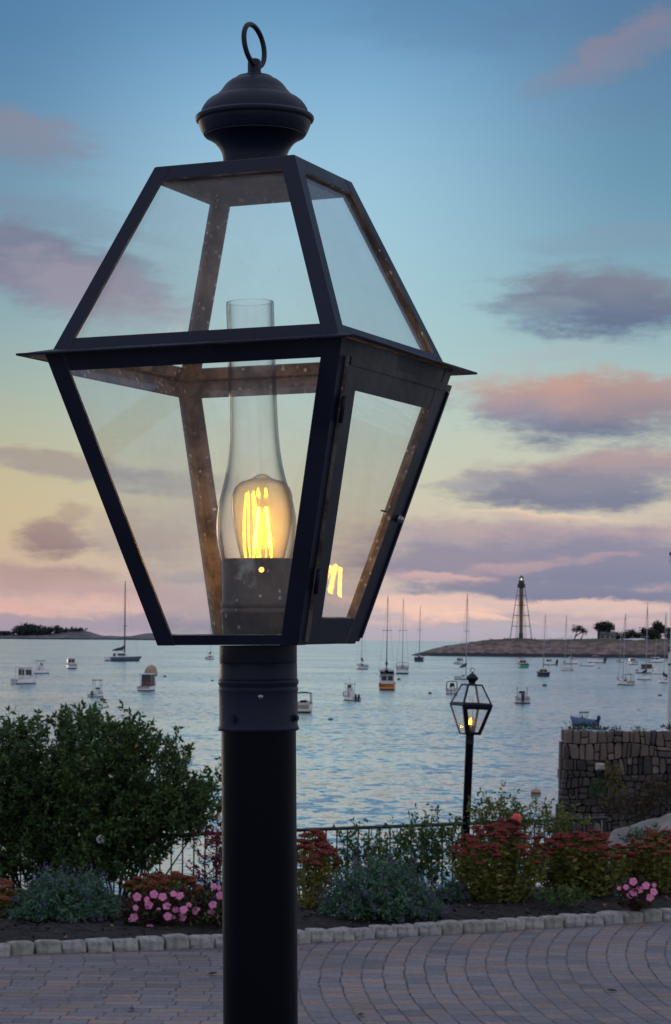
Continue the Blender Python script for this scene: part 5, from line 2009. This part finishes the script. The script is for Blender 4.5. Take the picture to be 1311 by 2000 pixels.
MB().tube([(.05 * Lc, 0, 4.6), (-.02 * Lc, 0, 3.9), (-.18 * Lc, 0, 3.6), (-.33 * Lc, 0, 3.35)], [.25, .5, .42, .15], 8).build('sail_cover', B_DARKBLUE, bo)
boat('small skiff with blue top and single black outboard left of the cabin boat', 190, 1361, 35, 12, ratio=2.5, fb=.24, console=1346, ttop=(1329, B_BLUE), outboards=1, osize=.2)
boat('lobster boat with open brown wheelhouse nearest the tan covered boat', 289, 1349, 39, 8, ratio=2.7, fb=.30, bottom=B_BOTTOM, cabin=(-.12, .14, .76, 1317, B_BROWN), hull=B_WHITE)
boat('low boat under a full tan canvas cover behind the lobster boat', 298, 1319, 29, 26, ratio=2.4, fb=.26, hull=B_TAN, canvas=(1298, B_TAN))
boat('small white sailboat with blue sail cover just left of the lamp post', 411, 1288, 20, 8, **SAIL, ratio=3.0, fb=.32, coach=(-.1, .25, 2.5), masts=((.08, 1205, 0, .45, B_ALU),), boom=(.08, .42, 1277, B_DARKBLUE))
# between the lamp post and the headland
boat('cream skiff with dark framed canopy half hidden by the lamp post', 592, 1391, 44, 4, ratio=2.6, fb=.40, hull=B_CREAM, bimini=(-.2, .1, 1353, B_DARKBLUE), console=1372)
boat('white fishing boat with twin dark outboards and a small hardtop', 684, 1368, 45, -24, ratio=2.5, fb=.27, console=1343, consolem=B_CREAM, ttop=(1336, B_WHITE), outboards=2, osize=.20, antenna=(.02, .0, 1324), rail=True)
boat('small white sailboat with dark blue sail bundle beyond the twin outboard boat', 707, 1307, 27, -5, **SAIL, ratio=3.0, fb=.34, coach=(-.1, .25, 2.5), masts=((.08, 1180, .6, .45, B_ALU),), boom=(.08, .42, 1291, B_DARKBLUE))
boat('lobster boat with varnished orange transom under a tall bare mast', 756.5, 1347, 37, 3, ratio=2.8, fb=.36, transom=B_WOOD, hull=B_WOOD, cabin=(-.05, .16, .80, 1317, None), roofm=B_DARKBLUE, antenna=(.05, .2, 1308))
boat('sailboat with dark sail bundle directly behind the orange transom boat', 755, 1321, 30, 0, **SAIL, ratio=3.1, fb=.34, coach=(-.1, .25, 3), masts=((.08, 1163, 1.6, .8, B_DARKALU),), boom=(.08, .42, 1300, B_DARKBLUE))
boat('white sailboat seen from astern with dark canopy right of the orange transom boat', 786, 1316, 29, 2, **SAIL, ratio=3.1, fb=.44, coach=(-.1, .25, 2), masts=((.08, 1168, 1, .65, B_ALU),), bimini=(-.42, -.2, 1294, B_DARKBLUE))
boat('dark hulled sailboat lying off the tip of the headland', 819, 1292, 23, 5, **SAIL, ratio=3.0, fb=.42, hull=B_NAVY, transom=B_NAVY, coach=(-.1, .25, 3), masts=((.08, 1184, 1, .6, B_ALU),))
boat('white launch close under the headland left of the tall masted sailboat', 898, 1297, 25, 30, ratio=2.4, fb=.30, cabin=(-.1, .2, .7, 1285, None))
boat('white sailboat with very tall mast behind the small distant lamp', 908, 1327, 44, 32, **SAIL, ratio=2.8, fb=.30, coach=(-.1, .25, 3), masts=((.08, 1158, 1.5, .9, B_ALU),), boom=(.08, .42, 1303, B_DARKBLUE))
boat('white motorboat with two black engine covers just left of the small lamp', 883, 1355, 29, 6, ratio=2.4, fb=.34, outboards=2, osize=.2, om=B_WHITE, bimini=(-.25, .02, 1331, B_BLACK), console=1338, consolem=B_BLACK)
# right hand harbour
boat('little lobster boat with bright green hull in front of the lighthouse headland', 1021, 1304, 22, -4, ratio=2.6, fb=.40, hull=B_GREEN, transom=B_GREEN, bottom=B_GREEN, cabin=(-.05, .2, .72, 1289, None))
boat('small skiff with single black outboard and faint top beyond the small lamp', 1020, 1373, 37, 3, ratio=2.5, fb=.30, console=1354, ttop=(1342, B_WHITE), outboards=1, osize=.24)
boat('sailing catamaran with dark hulls seen from astern below the lighthouse', 1061, 1321, 27, 2, **SAIL, ratio=1.8, fb=.30, hull=B_NAVY, transom=B_NAVY, cabin=(-.15, .2, .62, 1307, B_CREAM), aft_posts=False, masts=((.1, 1198, 4, .65, B_ALU),))
boat('white powerboat with dark outboard moored beside the sailing catamaran', 1073, 1299, 30, -55, ratio=2.7, fb=.5, cabin=(-.1, .2, .62, 1287, None), outboards=1, osize=.35)
boat('two masted cream yawl in front of the headland shore', 1106, 1310, 27, -40, **SAIL, ratio=2.9, fb=.32, hull=B_CREAM, coach=(-.1, .25, 2.5), masts=((.12, 1201, 2.5, .55, B_ALU), (-.36, 1238, 2, .5, B_ALU)))
boat('white sloop hull with spray hood behind the cream yawl', 1116, 1297, 32, 62, ratio=3.0, fb=.5, console=1287, ttop=(1284, B_WHITE))
boat('long low white skiff without cabin near the headland shore', 1148, 1301, 30, 68, ratio=3.2, fb=.5)
boat('white launch with hardtop and dark outboard near the low white skiff', 1164, 1295, 34, -58, ratio=2.9, fb=.5, console=1286, ttop=(1281, B_WHITE), outboards=1, osize=.38)
boat('white ketch close under the headland with two slanting masts', 1212, 1293, 22, 24, **SAIL, ratio=2.6, fb=.36, coach=(-.1, .25, 2.5), masts=((.1, 1232, 3.2, .5, B_ALU), (-.2, 1243, 2.5, .45, B_ALU)))
boat('white sailboat with cluttered cockpit lying alone off the stone wall', 1219, 1338, 38, -22, **SAIL, ratio=2.5, fb=.36, hull=B_CREAM, coach=(-.1, .25, 4), masts=((.1, 1198, 4.5, .6, B_ALU),), bimini=(-.4, -.22, 1317, B_ALU), rail=True)
boat('small white motor launch right of the ketch near the shore', 1235, 1298, 20, -8, ratio=2.4, fb=.40, cabin=(-.1, .2, .7, 1286, None))
boat('white sloop bow on with the tallest mast in front of the motor yacht', 1261, 1328, 31, 158, **SAIL, ratio=2.7, fb=.36, coach=(-.1, .25, 3), masts=((.05, 1178, 1.5, .9, B_ALU),), boom=(.05, .4, 1315, B_DARKBLUE), rail=True)
boat('big white motor yacht with brown deck house behind the tallest masted sloop', 1264, 1315, 46, 66, ratio=3.0, fb=.5, cabin=(-.22, .15, .8, 1297, B_BROWN))
boat('flat white work barge behind the hull of the half hidden sloop', 1290, 1317, 34, 80, ratio=3.4, fb=.4)
boat('white yacht with flybridge moored along the headland at the far right', 1282, 1294, 33, 66, ratio=3.0, fb=.5, cabin=(-.2, .15, .8, 1284, None), masts=((-.1, 1246, 3, .5, B_ALU),))
boat('white sloop half hidden by the white pole at the edge', 1298, 1334, 32, -25, **SAIL, ratio=2.8, fb=.36, coach=(-.1, .25, 3), masts=((.08, 1195, 4, .6, B_ALU),), boom=(.08, .4, 1322, B_DARKBLUE))
boat('blue skiff with green canopy and dark outboard just above the stone wall', 1141, 1417, 54, -62, ratio=2.7, fb=.62, bottom=B_NAVY, hull=B_BLUE, outboards=1, osize=.30, om=B_DARKBLUE, console=1402, consolem=B_DARKBLUE, ttop=(1392, B_GCANVAS))


def buoy(label, px, py, wpx, mat, tall=.5, name='mooring_buoy', stripe=None):
    lx, ly = lev(px, py)
    Y = 7.0 * F / ly
    r = wpx * Y / F / 2
    t = thing(name, label, 'buoy', (lx * Y / F, Y, WZ), 0, 'mooring floats on the harbour')
    MB().lathe([(r * .6, -.1), (r, 0), (r * 1.02, r * tall * .5), (r * .9, r * tall), (r * .35, r * tall * 1.25), (.01, r * tall * 1.3)], 14).build('float', mat, t)
    MB().lathe([(r * .12, r * tall * 1.2), (r * .1, r * tall * 2.0)], 8, cap1=True).build('pick_up_stick', B_ALU, t)
    if stripe:
        MB().lathe([(r * 1.03, r * tall * .1), (r * 1.045, r * tall * .45)], 14).build('stripe', stripe, t)
    return t


buoy('tan mooring float with dark waterline left of the stone wall', 1047, 1551, 19, B_TAN, .9, stripe=B_BOTTOM)
buoy('green mooring float below the sailing catamaran', 1064, 1340, 9, B_GCANVAS, .7)
buoy('pale mooring float right of the sailing catamaran near the long low skiff', 1170, 1306, 5, B_TAN, .8)
buoy('pale mooring float beyond the blue skiff with green canopy', 1248, 1387, 9, B_CREAM, .7)
buoy('dark mooring float right of the sailboat with cluttered cockpit', 1289, 1359, 9, B_BOTTOM, .5)
buoy('dark mooring float below the white sailboat seen from astern', 779, 1328, 7, B_BOTTOM, .8)
buoy('dark mooring float right of the orange transom boat', 840, 1355, 7, B_BOTTOM, .8)
buoy('blue mooring float below the twin outboard boat', 646, 1406, 11, B_BLUE, .5)
buoy('green mooring float just left of the lamp post collar', 415, 1330, 6, B_GCANVAS, .6)
buoy('dark mooring float right of the tan covered boat', 322, 1322, 6, B_BOTTOM, .7)


# a few leaves blown onto the paving
for (x, y, a, lab) in ((415, 1903, .4, 'dark fallen leaf on the paving just left of the lamp post'), (257, 1973, 1.9, 'curled brown fallen leaf on the paving near the bottom edge'), (1196, 1936, 2.6, 'pale fallen leaf on the arched paving at the right'), (706, 1984, 1.1, 'small fallen leaf on the arched paving right of the lamp post')):
    p = on_level(x, y, .006)
    mb = MB()
    pts_ = [(-.035, 0, .004), (-.012, .018, .012), (.018, .015, .014), (.04, 0, .006), (.018, -.015, .013), (-.012, -.018, .010), (0, 0, .002)]
    mb.add(pts_, [(0, 6, 1), (1, 6, 2), (2, 6, 3), (3, 6, 4), (4, 6, 5), (5, 6, 0)])
    o = mb.build('fallen_leaf', leafmat('brown_fallen_leaf', (.035, .018, .010), (.10, .055, .03)), None, Matrix.Translation(p) @ Matrix.Rotation(a, 4, 'Z'))
    tag(o, lab, 'leaf', 'fallen leaves on the paving')
